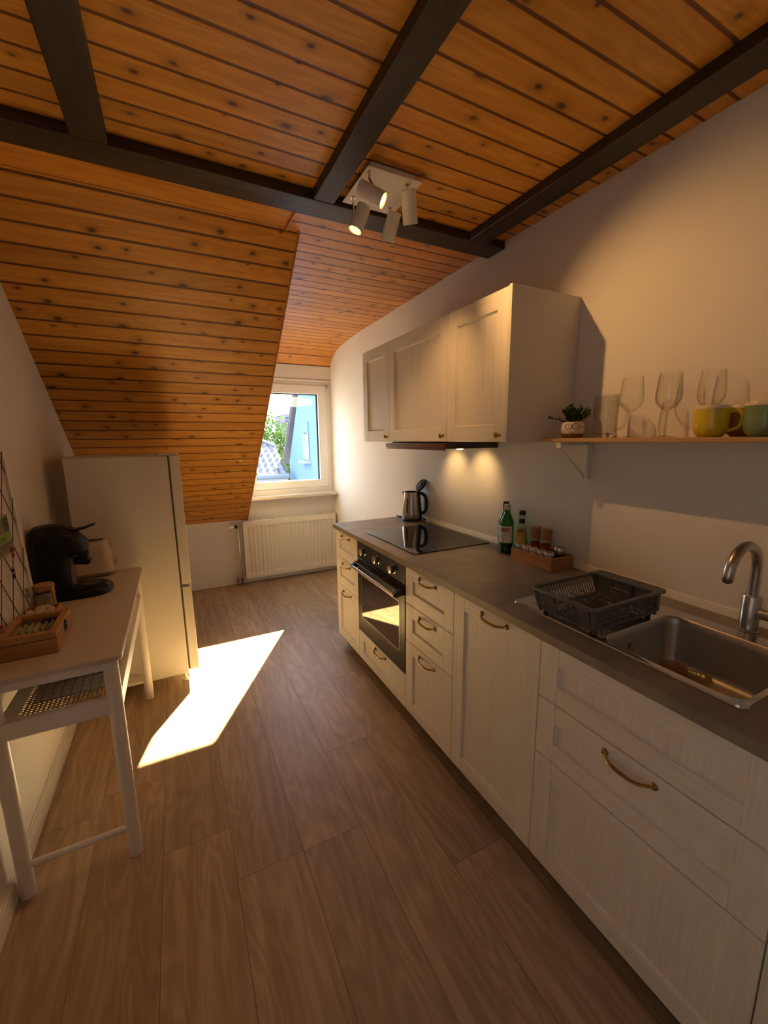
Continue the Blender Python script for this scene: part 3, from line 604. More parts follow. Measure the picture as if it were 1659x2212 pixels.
mk('column_face', MB().loft([oval(cx, 2.25, .012, ry, TT + z, p=2.6) for z, cx, ry in ((.045, -.466, .046), (.10, -.464, .048), (.165, -.460, .050), (.185, -.458, .048))]), plain('cm_face', (.05, .042, .036, 1), .3), cm, ang=50, label='lighter column face')
mk('water_tank', MB().loft([oval(cx, 2.25, rx, ry, TT + z, p=3.0) for z, cx, rx, ry in ((.03, -.580, .016, .066), (.12, -.580, .016, .066), (.22, -.573, .018, .064), (.285, -.560, .022, .058))]), plain('smoke_tank', (.030, .024, .021, 1), .22), cm, ang=50)
Hh = [(.196, -.488, .080, .066), (.214, -.486, .098, .078), (.250, -.490, .100, .080), (.288, -.506, .086, .078), (.312, -.520, .068, .070), (.326, -.530, .050, .056), (.331, -.533, .028, .034)]
hdm = mk('head', MB().loft([oval(cx, 2.25, rx, ry, TT + z, p=2.6) for z, cx, rx, ry in Hh]), M_cm, cm, ang=60)
mk('lever', MB().prism([(-.470, TT + .312), (-.430, TT + .296), (-.395, TT + .304), (-.352, TT + .320), (-.354, TT + .325), (-.398, TT + .312), (-.428, TT + .306), (-.468, TT + .322)], 2.225, 2.275, 'y'), M_cm, hdm, bev=.002)
mk('lever_joint', MB().cyl((-.440, 2.168, TT + .278), (-.440, 2.176, TT + .278), .013, seg=18), M_black, hdm)
mk('spout', MB().box(-.435, -.393, 2.228, 2.272, TT + .176, TT + .202).cyl((-.412, 2.25, TT + .160), (-.412, 2.25, TT + .178), .012, seg=16), M_cm, cm, bev=.004)
mk('capsule_holder', MB().prism([(-.455, TT + .176), (-.400, TT + .170), (-.384, TT + .150), (-.398, TT + .138), (-.455, TT + .146)], 2.226, 2.274, 'y'), M_cm, cm, bev=.003)
mk('badge', MB().box(-.3875, -.3845, 2.236, 2.246, TT + .140, TT + .152), M_chrome, bpy.data.objects['capsule_holder'], bev=.001)
# toaster
to = thing('toaster', 'cream two-slot toaster between the coffee machine and the fridge', 'toaster', (-.44, 2.535, TT))
def rl(x0, x1, y0, y1, r, z): return [(p[0], p[1], z) for p in rrect(x0, x1, y0, y1, r, 6)]
T = [(.022, -.555, -.336, 2.478, 2.588, .045), (.06, -.555, -.336, 2.480, 2.586, .045), (.14, -.550, -.345, 2.487, 2.580, .042), (.172, -.545, -.352, 2.493, 2.575, .038), (.184, -.540, -.359, 2.500, 2.568, .034), (.187, -.53, -.37, 2.51, 2.558, .024)]
tbod = mk('body', MB().loft([rl(a, b, c, d_, r, TT + z) for z, a, b, c, d_, r in T]), M_cream, to, ang=50)
mk('base_band', MB().loft([rl(-.552, -.339, 2.482, 2.584, .042, TT + .006), rl(-.554, -.337, 2.479, 2.587, .044, TT + .0225)]), plain('toaster_base', (.22, .19, .16, 1), .4), to)
for x in (-.52, -.37):
    for y in (2.51, 2.56): mk('foot', MB().cyl((x, y, TT), (x, y, TT + .007), .008, seg=12), M_black, to)
for y in (2.521, 2.547): mk('slot', MB().prism(rrect(-.525, -.378, y - .0095, y + .0095, .006), TT + .1862, TT + .1885), M_black, tbod)
mk('slot_rim', MB().ring(rrect(-.532, -.371, 2.506, 2.562, .012), rrect(-.528, -.375, 2.510, 2.558, .010), TT + .186, TT + .1895), M_chrome, tbod)
mk('lever_knob', MB().box(-.336, -.318, 2.520, 2.548, TT + .052, TT + .078), M_cream, to, bev=.004)
mk('dial', MB().lathe([(.011, 0), (.010, .010), (.007, .011)], (-.350, 2.534, TT + .155), 16, axis=(1, 0, 0.2)), M_cream, to)
# storage jar with cork lid and wooden spoon
def jar_profile(r, h, t=.003): return [(r * .92, .0), (r, .006), (r, h * .72), (r * .9, h * .86), (r * .9, h), (r * .9 - t, h), (r * .9 - t, h * .86), (r - t, h * .72), (r - t, .008), (r * .5, .006)]
jr = thing('storage_jar', 'glass jar with a cork lid and wooden spoon beside the coffee machine', 'jar', (-.532, 2.085, TT))
mk('glass_body', MB().lathe(jar_profile(.038, .098), (-.532, 2.085, TT)), M_mugglass, jr, ang=40)
mk('lid', MB().lathe([(.033, .088), (.036, .099), (.036, .112), (.034, .114)], (-.532, 2.085, TT), 28), M_cork, jr, bev=.001)
mk('sugar', MB().lathe([(.030, .010), (.034, .012), (.034, .062), (.02, .068), (.002, .070)], (-.532, 2.085, TT), 24), plain('sugar', (.62, .56, .48, 1), .9, bump=.4, sc=400), jr)
mk('spoon', MB().tube([(-.498, 2.052, TT + .02), (-.497, 2.050, TT + .07)], .0042, 10).ball((-.4965, 2.0495, TT + .088), .008, .014, .020, 14), M_bamb, jr, label='small wooden spoon strapped to the side')
# open bamboo tray with wrapped biscuits
tr = thing('bamboo_tray', 'open bamboo tray of wrapped sweets between the jar and the tea box', 'tray', (-.505, 1.94, TT))
ty0, ty1, tx0, tx1, th = 1.868, 1.995, -.572, -.462, .052
m = MB().box(tx0, tx1, ty0, ty1, TT + .0005, TT + .006).box(tx0, tx1, ty1 - .007, ty1, TT + .006, TT + th).box(tx0, tx1, ty0, ty0 + .007, TT + .006, TT + th)
mk('box', m.box(tx0, tx0 + .007, ty0 + .007, ty1 - .007, TT + .006, TT + th), M_bambx, tr, bev=.0012)
mk('end_board', MB().box(tx1 - .007, tx1 + .0005, ty0 + .0072, ty1 - .0072, TT + .0062, TT + th), M_bamb, tr, bev=.0012)
M_wrap = plain('pale_wrapper', (.62, .50, .42, 1), .45, var=.12)
def sweet(loc, rz, label):
    t = thing('wrapped_sweet', label, 'sweet', loc, 'wrapped sweets in the bamboo tray')
    c = Vector(loc); d = Vector((cos(rz), sin(rz), .25)).normalized(); p = Vector((-d.y, d.x, 0))
    mk('body', MB().loft([[c + d * a + p * (r * cos(k * pi / 8)) + Vector((0, 0, r * sin(k * pi / 8))) for k in range(16)] for a, r in ((-.019, .004), (-.015, .010), (-.006, .0135), (.006, .0135), (.015, .010), (.019, .004))]), M_wrap, t, ang=70)
    for s in (-1, 1):
        mk('twist', MB().loft([[c + d * s * a + p * (r * cos(k * pi / 8) * (1 + .25 * (k % 2))) + Vector((0, 0, r * sin(k * pi / 8) * .7 * (1 + .25 * (k % 2)))) for k in range(16)] for a, r in ((.018, .004), (.028, .010))], caps=(False, False)), M_wrap, t, ang=20)
sl = ['wrapped sweet nearest the tea box corner in the bamboo tray', 'wrapped sweet lying highest at the back of the bamboo tray', 'wrapped sweet leaning on the right board of the bamboo tray', 'wrapped sweet against the wall side of the bamboo tray', 'wrapped sweet in the middle of the bamboo tray']
for (x, y, z, r), lb in zip(((-.500, 1.896, .042, 1.3), (-.523, 1.958, .048, .5), (-.484, 1.944, .046, 2.2), (-.549, 1.925, .040, 1.7), (-.520, 1.918, .043, .9)), sl): sweet((x, y, TT + z), r, lb)
# tea box with a glass lid, held by a clasp, tea bags inside
bx0, bx1, by0, by1, bh = -.560, -.402, 1.622, 1.842, .076
tbx = thing('tea_box', 'hinged bamboo tea box with a glass lid at the near end of the table', 'box', (-.48, 1.73, TT)); t8 = .008
m = MB().box(bx0, bx1, by0, by1, TT + .0005, TT + .006)
for a, b, c, d_ in ((bx0, bx1, by0, by0 + t8), (bx0, bx1, by1 - t8, by1), (bx0, bx0 + t8, by0 + t8, by1 - t8), (bx1 - t8, bx1, by0 + t8, by1 - t8)): m.box(a, b, c, d_, TT + .006, TT + .052)
mk('body', m, M_bambx, tbx, bev=.001)
lid = mk('lid', MB().ring([(bx0, by0), (bx1, by0), (bx1, by1), (bx0, by1)], [(bx0 + .020, by0 + .024), (bx1 - .022, by0 + .024), (bx1 - .022, by1 - .022), (bx0 + .020, by1 - .022)], TT + .0535, TT + bh), M_bamb, tbx, bev=.0015)
mk('lid_glass', MB().box(bx0 + .016, bx1 - .018, by0 + .020, by1 - .018, TT + .064, TT + .066), M_glass, lid, label='clear glass lid pane')
mk('clasp', MB().tube([(bx1 + .003, 1.735 + .009 * cos(k * pi / 6), TT + .062 + .009 * sin(k * pi / 6)) for k in range(12)], .0022, 6, closed=True).tube([(bx1 + .003, 1.735, TT + .054), (bx1 + .0055, 1.733, TT + .046), (bx1 + .003, 1.728, TT + .038)], .0025, 6).box(bx1, bx1 + .002, 1.726, 1.744, TT + .03, TT + .05), M_wire, lid, label='black wire clasp')
mk('divider', MB().box(bx0 + t8, bx1 - t8, 1.715, 1.720, TT + .006, TT + .044), M_bambx, tbx)
bagm = [plain('tea_pale', (.50, .50, .34, 1), .6), plain('tea_green', (.42, .46, .24, 1), .6), plain('tea_cream', (.58, .52, .40, 1), .6), plain('tea_plum', (.22, .10, .14, 1), .6)]
tl = ['nearest the clasp side', 'second from the clasp side', 'third from the clasp side', 'fourth from the clasp side', 'fifth from the clasp side', 'farthest from the clasp side']
for row, (yy, cols) in enumerate(((1.775, (0, 1, 2, 0, 1, 2)), (1.672, (2, 3, 1, 2, 0, 3)))):
    for i in range(6):
        x = bx1 - .028 - i * .019; s = .052; lean = .020
        P = [(x, TT + .008), (x - lean, TT + .051), (x - lean - .0045, TT + .0505), (x - .0055, TT + .008)]
        o = mk('tea_bag', MB().prism(P, yy - .041 + .004 * (i % 2), yy + .041 - .003 * (i % 3), 'y'), bagm[cols[i]], bev=.001, loc=(x, yy, TT + .008))
        tag(o, ('tea bag in the far row of the tea box, ' if row == 0 else 'tea bag in the near row of the tea box, ') + tl[i], 'tea bag', 'tea bags in the tea box')
# memo board: white frame with criss-cross wires, leaning on the wall
mb_ = thing('memo_board', 'white framed memo board with crossing wires leaning on the left wall', 'memo board', (-.575, 1.75, TT))
my0, my1, mz0, mz1 = 1.36, 2.096, TT + .001, 1.475
lean = lambda z, o=0.0: -.572 - .022 * (z - mz0) / (mz1 - mz0) + o
m = MB()
def slab(y0, y1, z0, z1, o0, o1): m.loft([[(lean(z0, o0), y, z0), (lean(z0, o1), y, z0), (lean(z1, o1), y, z1), (lean(z1, o0), y, z1)] for y in (y0, y1)])
slab(my0, my1, mz0, mz0 + .028, -.005, .008); slab(my0, my1, mz1 - .028, mz1, -.005, .008); slab(my0, my0 + .030, mz0 + .028, mz1 - .028, -.005, .008); slab(my1 - .026, my1, mz0 + .028, mz1 - .028, -.005, .008)
mk('frame', m, M_white, mb_, bev=.0015); m = MB(); slab(my0 + .02, my1 - .02, mz0 + .02, mz1 - .02, -.0055, -.001)
mk('back_panel', m, plain('memo_board_back', (.62, .56, .50, 1), .7), mb_)
iy0, iy1, iz0, iz1 = my0 + .03, my1 - .026, mz0 + .028, mz1 - .028; dy, dz = .118, .20
for sg in (1, -1):
    for k in range(-9, 10):
        y0_ = iy1 + k * dy * 1.0 - .03; P = []
        # line z = iz0 + sg*(dz/dy)*(y - y0_) clipped to the frame opening
        sl_ = sg * dz / dy; pts = []
        for y in (iy0, iy1):
            z = iz0 + sl_ * (y - y0_)
            if iz0 <= z <= iz1: pts.append((y, z))
        for z in (iz0, iz1):
            y = y0_ + (z - iz0) / sl_
            if iy0 < y < iy1: pts.append((y, z))
        if len(pts) >= 2 and math.hypot(pts[0][0] - pts[1][0], pts[0][1] - pts[1][1]) > .03:
            mk('wire', MB().tube([(lean(z, .006 + .003 * sg), y, z) for y, z in pts[:2]], .0014, 6), M_wire, mb_)
def card(name, y0, y1, z0, z1, mats_, paint, label, cat):
    t = thing(name, label, cat, (lean(z0, .012), (y0 + y1) / 2, z0)); m = MB()
    m.loft([[(lean(z0, .0118), y, z0), (lean(z0, .0125), y, z0), (lean(z1, .0125), y, z1), (lean(z1, .0118), y, z1)] for y in (y0, y1)])
    mk('sheet', m, mats_[0], t); m = MB()
    for (a, b, c, d_, mi) in paint:
        yy0, yy1, zz0, zz1 = y0 + (y1 - y0) * a, y0 + (y1 - y0) * b, z0 + (z1 - z0) * c, z0 + (z1 - z0) * d_
        m.add([(lean(zz0, .0129), yy0, zz0), (lean(zz0, .0129), yy1, zz0), (lean(zz1, .0129), yy1, zz1), (lean(zz1, .0129), yy0, zz1)], [(0, 1, 2, 3)], mi)
    mk('print', m, mats_[1:], t); return t
cg = [plain('card_green', (.24, .32, .03, 1), .45), plain('card_photo_dark', (.07, .06, .045, 1), .4, var=.5, sc=90), plain('card_photo_brown', (.20, .12, .07, 1), .4, var=.5, sc=120), plain('card_photo_pale', (.48, .36, .28, 1), .45), M_ink]
card('postcard', 1.805, 1.965, 1.082, 1.222, [cg[0]] + cg[1:], [(.60, .96, .56, .94, 0), (.04, .55, .56, .94, 1), (.66, .92, .70, .88, 2), (.05, .95, .04, .30, 1), (.62, .86, .22, .34, 2), (.38, .60, .42, .445, 3), (.30, .66, .37, .385, 3)], 'green picture postcard clipped to the memo board', 'postcard')
card('photo_card', 1.74, 1.835, 1.235, 1.33, [M_paper, M_red, cg[1]], [(.2, .8, .12, .3, 0), (.1, .9, .5, .9, 1)], 'small white photo card clipped higher on the memo board', 'photo')
def peg(y, z, mat, label):
    t = thing('peg_clip', label, 'clip', (lean(z, .013), y, z), 'clips on the memo board')
    mk('jaws', MB().box(lean(z, .0131), lean(z, .020), y - .005, y - .001, z - .020, z + .016).box(lean(z, .0131), lean(z, .020), y + .001, y + .005, z - .020, z + .016), mat, t, bev=.001)
    mk('spring', MB().cyl((lean(z, .0165), y - .006, z), (lean(z, .0165), y + .006, z), .0035, seg=10), M_steel, t)
M_peg = plain('peg_pink', (.38, .03, .06, 1), .4)
peg(1.93, 1.082, M_peg, 'pink peg clip holding the bottom of the green postcard')
peg(1.895, 1.012, M_black, 'black peg clip on the crossing wires below the postcard')
peg(1.80, 1.335, M_black, 'black peg clip at the top of the white photo card')
peg(1.70, .872, M_peg, 'pink peg clip low on the memo board above the tea box')
peg(1.985, .905, plain('peg_green', (.25, .25, .05, 1), .5), 'olive green peg clip near the lower corner of the memo board')

# ================================================================== CEILING SPOTLIGHT
lp = thing('ceiling_spotlight', 'square white ceiling plate with four swivelling spotlights', 'ceiling light', (.80, 1.57, 2.42))
mk('mount_box', MB().box(.712, .896, 1.478, 1.680, 2.4215, ZC), M_white, lp, bev=.002)
mk('plate', MB().box(.692, .916, 1.456, 1.704, 2.417, 2.4215), M_white, lp, bev=.0012)
em = NB('led_lens'); o, x = em.obj(); em.set(col=(1, .7, .3, 1), rough=.3, em=(1.0, .46, .05, 1), ems=.75); em = em.m
core = NB('led_core'); core.set(col=(1, .9, .6, 1), em=(1.0, .78, .30, 1), ems=2.2); core = core.m
def spot(post, face, axis, L, R=.0275, aim=None, en=1.0):
    f = Vector(face); a = Vector(axis).normalized(); b = f - a * L; mid = f - a * L * .55; p = Vector(post)
    h = mk('lamp_head', MB().lathe([(R * .9, 0), (R, .002), (R, L), (R - .002, L), (R - .002, L - .005), (R - .003, L - .006)], b, 32, axis=a, caps=(True, True)), M_white, lp, ang=35, label='white cylinder head')
    side = (p - mid); side -= a * side.dot(a); side = side.normalized() if side.length > 1e-5 else Vector((0, 0, 1))
    mk('stem', MB().tube([p, p - Vector((0, 0, .022)), mid + side * (R + .004), mid + side * (R - .003)], .0042, 10).cyl(p, p - Vector((0, 0, .004)), .009, seg=16), M_chrome, h, label='chrome swivel stem')
    mk('lens', MB().lathe([(R - .0030, 0), (R - .0045, .0022), (.004, .0022)], f - a * .006, 28, axis=a), em, h, label='glowing warm lens')
    m = MB()
    for r0, r1 in ((R - .0060, R - .0080), (R - .0115, R - .0135), (.0085, .006)):
        m.lathe([(r0, .0023), (r0 - .0003, .0037), (r1 + .0003, .0037), (r1, .0023)], f - a * .006, 28, axis=a, caps=(False, False))
    mk('lens_rings', m, core, h); mk('lens_core', MB().lathe([(.004, .0023), (.003, .0045), (.001, .005)], f - a * .006, 16, axis=a), core, h)
    l = bpy.data.lights.new('spot_lamp', 'SPOT'); l.energy = SPOT * en; l.color = (1, .52, .17); l.spot_size = rad(74); l.spot_blend = 1.0; l.shadow_soft_size = .008
    o = bpy.data.objects.new('spot_lamp', l); C.objects.link(o); o.location = f + a * .004; o.rotation_euler = a.to_track_quat('-Z', 'Y').to_euler()
spot((.709, 1.483, 2.417), (.731, 1.420, 2.300), (.72, -.49, -.49), .096, en=1.25)
spot((.718, 1.655, 2.417), (.705, 1.613, 2.280), (-.38, .08, -.91), .096, en=.6)
spot((.866, 1.486, 2.417), (.866, 1.462, 2.270), (.30, .34, -.89), .104, en=.75)
spot((.880, 1.656, 2.417), (.868, 1.655, 2.290), (-.10, .50, -.86), .104, en=.5)

# ================================================================== SINK AND TAP
sk = thing('sink', 'stainless steel inset sink with a drainer under the dish rack', 'sink', (1.24, .69, WT))
SU = (1.036, 1.462, .349, 1.031)
n = 8
def lp_(x0, x1, y0, y1, r, z): return [(p[0], p[1], z) for p in rrect(x0, x1, y0, y1, r, n)]
m = MB()
# flange: outer edge -> flat -> bowl rim -> bowl -> bottom
outer = [lp_(SU[0], SU[1], SU[2], SU[3], .022, WT + .0005), lp_(SU[0] + .002, SU[1] - .002, SU[2] + .002, SU[3] - .002, .021, WT + .005), lp_(SU[0] + .012, SU[1] - .012, SU[2] + .012, SU[3] - .012, .018, WT + .0035)]
rim = [lp_(SX0 - .004, SX1 + .004, SY0 - .004, SY1 + .004, .040, WT + .0034), lp_(SX0, SX1, SY0, SY1, .038, WT - .001), lp_(SX0 + .004, SX1 - .004, SY0 + .004, SY1 - .004, .036, WT - .020), lp_(SX0 + .010, SX1 - .010, SY0 + .010, SY1 - .010, .034, WT - .130), lp_(SX0 + .022, SX1 - .022, SY0 + .022, SY1 - .022, .028, WT - .150), lp_(SX0 + .06, SX1 - .06, SY0 + .06, SY1 - .06, .02, WT - .156)]
m.loft(outer + rim[:1], caps=(False, False), mi=1).loft(rim, caps=(False, True)); mk('basin', m, [M_steel2, plain('polished_steel', (0.62, 0.59, 0.56, 1), 0.13, 1.0, var=0.03)], sk, ang=60)
# drainer grooves
m = MB()
for i in range(7):
    x = 1.085 + i * .050; m.prism(rrect(x, x + .012, .760, .990, .005), WT + .0036, WT + .0052)
mk('drainer_ribs', m, MATS['polished_steel'], sk, bev=.0008)
mk('drain', MB().lathe([(.040, 0), (.040, .002), (.030, .003), (.012, .001)], (1.235, .535, WT - .1565), 28), M_chrome, sk)
mk('overflow', MB().lathe([(.013, 0), (.013, .002), (.008, .003), (.003, .002)], (1.20, SY1 - .0085, WT - .055), 20, axis=(0, -1, 0.05)), M_chrome, sk)
tp = thing('kitchen_tap', 'brushed steel kitchen tap with a high curved spout behind the sink', 'tap', (1.497, .530, WT))
tx, ty = 1.497, .530
mk('body', MB().lathe([(.027, .0005), (.027, .004), (.0235, .006), (.0235, .108), (.022, .111), (.014, .1115)], (tx, ty, WT), 32), M_steel, tp, ang=40)
P = [(tx, ty, WT + .105), (tx, ty, WT + .19)]
for i in range(1, 16): a = rad(12 * i); P.append((tx - .083 + .083 * cos(a), ty, WT + .19 + .083 * sin(a)))
P.append((tx - .163, ty, WT + .185))
mk('spout', MB().tube(P, .0135, 18), M_steel, tp, ang=50)
mk('lever', MB().cyl((tx, ty - .020, WT + .062), (tx, ty - .150, WT + .062), .0165, seg=24), M_steel, tp, bev=.002)
mk('lever_joint', MB().cyl((tx, ty - .052, WT + .062), (tx, ty - .055, WT + .062), .0172, seg=24), M_black, tp)

# ================================================================== DISH RACK
dk = thing('dish_rack', 'dark grey plastic dish rack standing over the sink drainer', 'dish rack', (1.19, .81, WT + .005))
rx0, rx1, ry0, ry1, rzb, rzt = 1.008, 1.362, .690, .926, WT + .024, WT + .100
bx, by_ = (rx0 + .036, rx1 - .026), (ry0 + .022, ry1 - .018)
# rim with three cutlery pockets along the wall side
pk = [(ry0 + .012, ry0 + .078), (ry0 + .086, ry0 + .152), (ry0 + .160, ry0 + .224)]
px0 = rx1 - .050
m = MB(); m.ring(rrect(rx0, rx1, ry0, ry1, .016, 5), rrect(rx0 + .013, px0, ry0 + .013, ry1 - .013, .012, 5), rzt - .010, rzt)
rimo = mk('rim', m, M_grey, dk, bev=.0025)
cyl_out = MB()
for a, b in pk:
    cyl_out.ring(rrect(px0 + .006, rx1 - .010, a, b, .010, 4), rrect(px0 + .009, rx1 - .013, a + .003, b - .003, .008, 4), rzb + .004, rzt + .0012)
mk('cutlery_holder', cyl_out, M_grey, dk)
mk('cutlery_floor', MB().add([(px0 + .008 if k in (0, 3) else rx1 - .012, (a + .002) if k in (0, 1) else (b - .002), rzt - .022) for a, b in pk for k in range(4)], [(0, 1, 2, 3), (4, 5, 6, 7), (8, 9, 10, 11)]), M_black, dk)
# barred walls
m = MB()
def wall_bars(p0, p1, q0, q1, k, t=.0016):
    for i in range(k + 1):
        a = Vector(p0).lerp(Vector(p1), i / k); b = Vector(q0).lerp(Vector(q1), i / k); m.cyl(a, b, t, seg=6)
zt = rzt - .008
wall_bars((rx0 + .008, ry0 + .014, zt), (rx0 + .008, ry1 - .014, zt), (bx[0], by_[0], rzb), (bx[0], by_[1], rzb), 18)
wall_bars((rx0 + .014, ry1 - .008, zt), (px0, ry1 - .008, zt), (bx[0], by_[1], rzb), (bx[1], by_[1], rzb), 24)
mk('side_bars', m, M_grey, dk); m = MB()
wall_bars((rx0 + .014, ry0 + .008, zt), (px0, ry0 + .008, zt), (bx[0], by_[0], rzb), (bx[1], by_[0], rzb), 26, .0019)
for h in (.3, .5, .7): m.tube([(rx0 + .014 + (bx[0] - rx0 - .014) * h, ry0 + .008 + .014 * h, zt + (rzb - zt) * h), (px0 + (bx[1] - px0) * h, ry0 + .008 + .014 * h, zt + (rzb - zt) * h)], .0017, 6)
mk('front_lattice', m, M_grey, dk)
m = MB()
for a, b, c, d_ in ((rx0 + .005, rx0 + .012, ry0 + .150, ry0 + .185), (rx0 + .005, rx0 + .012, ry0 + .028, ry0 + .066)):
    m.loft([[(x, c, zt) for x in (a, b)] + [(x, d_, zt) for x in (b, a)], [(x + bx[0] - rx0 - .008, c, rzb) for x in (a, b)] + [(x + bx[0] - rx0 - .008, d_, rzb) for x in (b, a)]])
mk('side_panels', m, M_grey, dk)
for x, y in ((rx0 + .010, ry0 + .010), (px0, ry0 + .010), (rx0 + .010, ry1 - .010), (px0, ry1 - .010)):
    qx = bx[0] if x < 1.2 else bx[1]; qy = by_[0] if y < .8 else by_[1]
    mk('corner_post', MB().cyl((x, y, zt), (qx, qy, rzb - .008), .0075, .0065, seg=12), M_grey, dk)
m = MB().ring(rrect(bx[0] - .004, bx[1] + .004, by_[0] - .004, by_[1] + .004, .01), rrect(bx[0] + .004, bx[1] - .004, by_[0] + .004, by_[1] - .004, .008), rzb - .004, rzb + .002)
for i in range(1, 17): x = bx[0] + (bx[1] - bx[0]) * i / 17; m.box(x - .0016, x + .0016, by_[0], by_[1], rzb - .003, rzb)
for i in range(1, 4): y = by_[0] + (by_[1] - by_[0]) * i / 4; m.box(bx[0], bx[1], y - .0016, y + .0016, rzb - .003, rzb)
mk('floor_grid', m, M_grey, dk)
for i in range(9):
    x = 1.082 + i * .0225; y = .80; h = .043
    mk('plate_prong', MB().tube([(x, y - .042, rzb), (x + .004, y - .038, rzb + h * .7), (x + .006, y - .030, rzb + h), (x + .006, y + .030, rzb + h), (x + .004, y + .038, rzb + h * .7), (x, y + .042, rzb)], .0024, 8), M_grey, dk)
mk('end_support', MB().box(1.288, 1.294, .765, .835, rzb, rzb + .052), M_grey, dk, bev=.003)
for x in (bx[0] + .012, bx[1] - .012):
    for y in (by_[0] + .012, by_[1] - .012): mk('foot', MB().cyl((x, y, WT + .0052), (x, y, rzb - .003), .009, .008, seg=14), M_black, dk)
# cutlery standing in the rack pockets
for (x, y, lb, kind) in ((px0 + .022, ry0 + .190, 'steel fork standing in the far cutlery pocket of the dish rack', 'fork'), (px0 + .026, ry0 + .110, 'steel spoon standing in the middle cutlery pocket of the dish rack', 'spoon')):
    t = thing(kind, lb, kind, (x, y, rzt - .0215)); z = rzt - .0215
    mk('shaft', MB().prism(rrect(x - .004, x + .004, y - .001, y + .001, .0008), z, z + .016), M_chrome, t)

# ================================================================== BOTTLES AND SPICES
def wrap(c, r, a0, z0):
    """place flat (x, y) text round an upright cylinder"""
    return lambda p: Vector((c[0] + (r + p.z) * cos(a0 + p.x / r), c[1] + (r + p.z) * sin(a0 + p.x / r), z0 + p.y))
def patch(c, prof, a0, half, k=18):
    m = MB(); m.loft([[(c[0] + r * cos(a0 + half * (2 * i / k - 1)), c[1] + r * sin(a0 + half * (2 * i / k - 1)), z) for i in range(k + 1)] for r, z in prof], closed=False); return m
VIEW = math.atan2(-1.5, -1.48)
OB = [(.030, .0005), (.034, .004), (.0345, .020), (.0320, .028), (.0318, .036), (.0345, .050), (.0345, .150), (.033, .162), (.024, .186), (.0165, .203), (.0145, .212), (.0145, .236)]
def oil(c, label, cap, capz, full):
    t = thing('oil_bottle', label, 'bottle', (c[0], c[1], WT)); z = WT
    mk('glass_body', MB().lathe([(r, a + z) for r, a in OB], (c[0], c[1], 0), 36), M_green, t, ang=50)
    mk('oil', MB().lathe([(r - .003, a + z + (.004 if a < .003 else 0)) for r, a in OB if a < full], (c[0], c[1], 0), 28), plain('olive_oil_dark', (.012, .045, .006, 1), .15), t, label='dark olive oil inside')
    mk('cap', MB().lathe([(.0155, .222 + z), (.0160, .224 + z), (.0160, capz + z), (.0148, capz + .003 + z)], (c[0], c[1], 0), 28), cap, t, bev=.0008)
    return t
c = (1.478, 1.530); t = oil(c, 'green olive oil bottle with a white cap and a white label', plain('cap_white', (.62, .56, .50, 1), .4), .247, .14)
aL = VIEW - .28
lb = mk('label', patch(c, [(.0350, WT + .056), (.0350, WT + .060), (.0350, WT + .142)], aL, 1.15), M_paper, t, label='white paper label'); m = MB()
m.loft([[wrap(c, .0354, aL, WT + .124)(Vector((.026 * math.sin(rad(-90 + 15 * i)), sg * .0107 * max(.02, cos(rad(-90 + 15 * i))), 0))) for i in range(13)] for sg in (-1, 1)], closed=False); mk('emblem', m, M_red, lb)
mk('lettering', MB().text('BERTOLLI', .0115, wrap(c, .0358, aL + .02, WT + .124)), M_paper, lb)
mk('small_print', MB().text('OLIVE', .0085, wrap(c, .0356, aL + .16, WT + .104)).text('EXTRA', .0085, wrap(c, .0356, aL + .26, WT + .094)).text('NATIVO', .0065, wrap(c, .0356, aL, WT + .080)), M_ink, lb)
oil((1.522, 1.588), 'green oil bottle with a black cap behind the labelled one', M_black, .250, .06)
# yellow vinegar bottle
c = (1.523, 1.474); t = thing('vinegar_bottle', 'tapered clear bottle with a yellow label and black cap', 'bottle', (c[0], c[1], WT))
VB = [(.030, .0005), (.0335, .003), (.0345, .02), (.0335, .05), (.0165, .150), (.0140, .170), (.0140, .188), (.0165, .190), (.0165, .194), (.0138, .196), (.0135, .206)]
mk('glass_body', MB().lathe([(r, a + WT) for r, a in VB], (*c, 0), 36), glass('pale_bottle_glass', (.90, .88, .72, 1), 1.0, .05), t, ang=50)
mk('vinegar', MB().lathe([(r - .003, a + WT + (.004 if a < .003 else 0)) for r, a in VB if a < .12] + [(.0185, WT + .125)], (*c, 0), 28), plain('vinegar_amber', (.30, .17, .03, 1), .15), t, label='amber vinegar inside')
mk('neck_band', MB().lathe([(.0147, .158 + WT), (.0147, .178 + WT)], (*c, 0), 28, caps=(False, False)), M_ink, t)
mk('cap', MB().lathe([(.0160, .200 + WT), (.0162, .201 + WT), (.0162, .220 + WT), (.0150, .222 + WT)], (*c, 0), 28), M_black, t)
rr = lambda z: .0340 + (.0170 - .0340) * (z - .05) / .10
lb = mk('label', patch(c, [(rr(z) + .0006, WT + z) for z in (.060, .090, .128)], VIEW - .25, .95), plain('label_yellow', (.55, .37, .05, 1), .5), t, label='yellow paper label')
m = MB()
for z0_, z1_, h in ((.112, .124, .62), (.096, .0985, .5)): m.loft([[(c[0] + (rr(z) + .0012) * cos(VIEW - .25 + h * (2 * i / 12 - 1)), c[1] + (rr(z) + .0012) * sin(VIEW - .25 + h * (2 * i / 12 - 1)), WT + z + .003 * (1 - (2 * i / 12 - 1) ** 2)) for i in range(13)] for z in (z0_, z1_)], closed=False)
mk('emblem', m, M_red, lb)
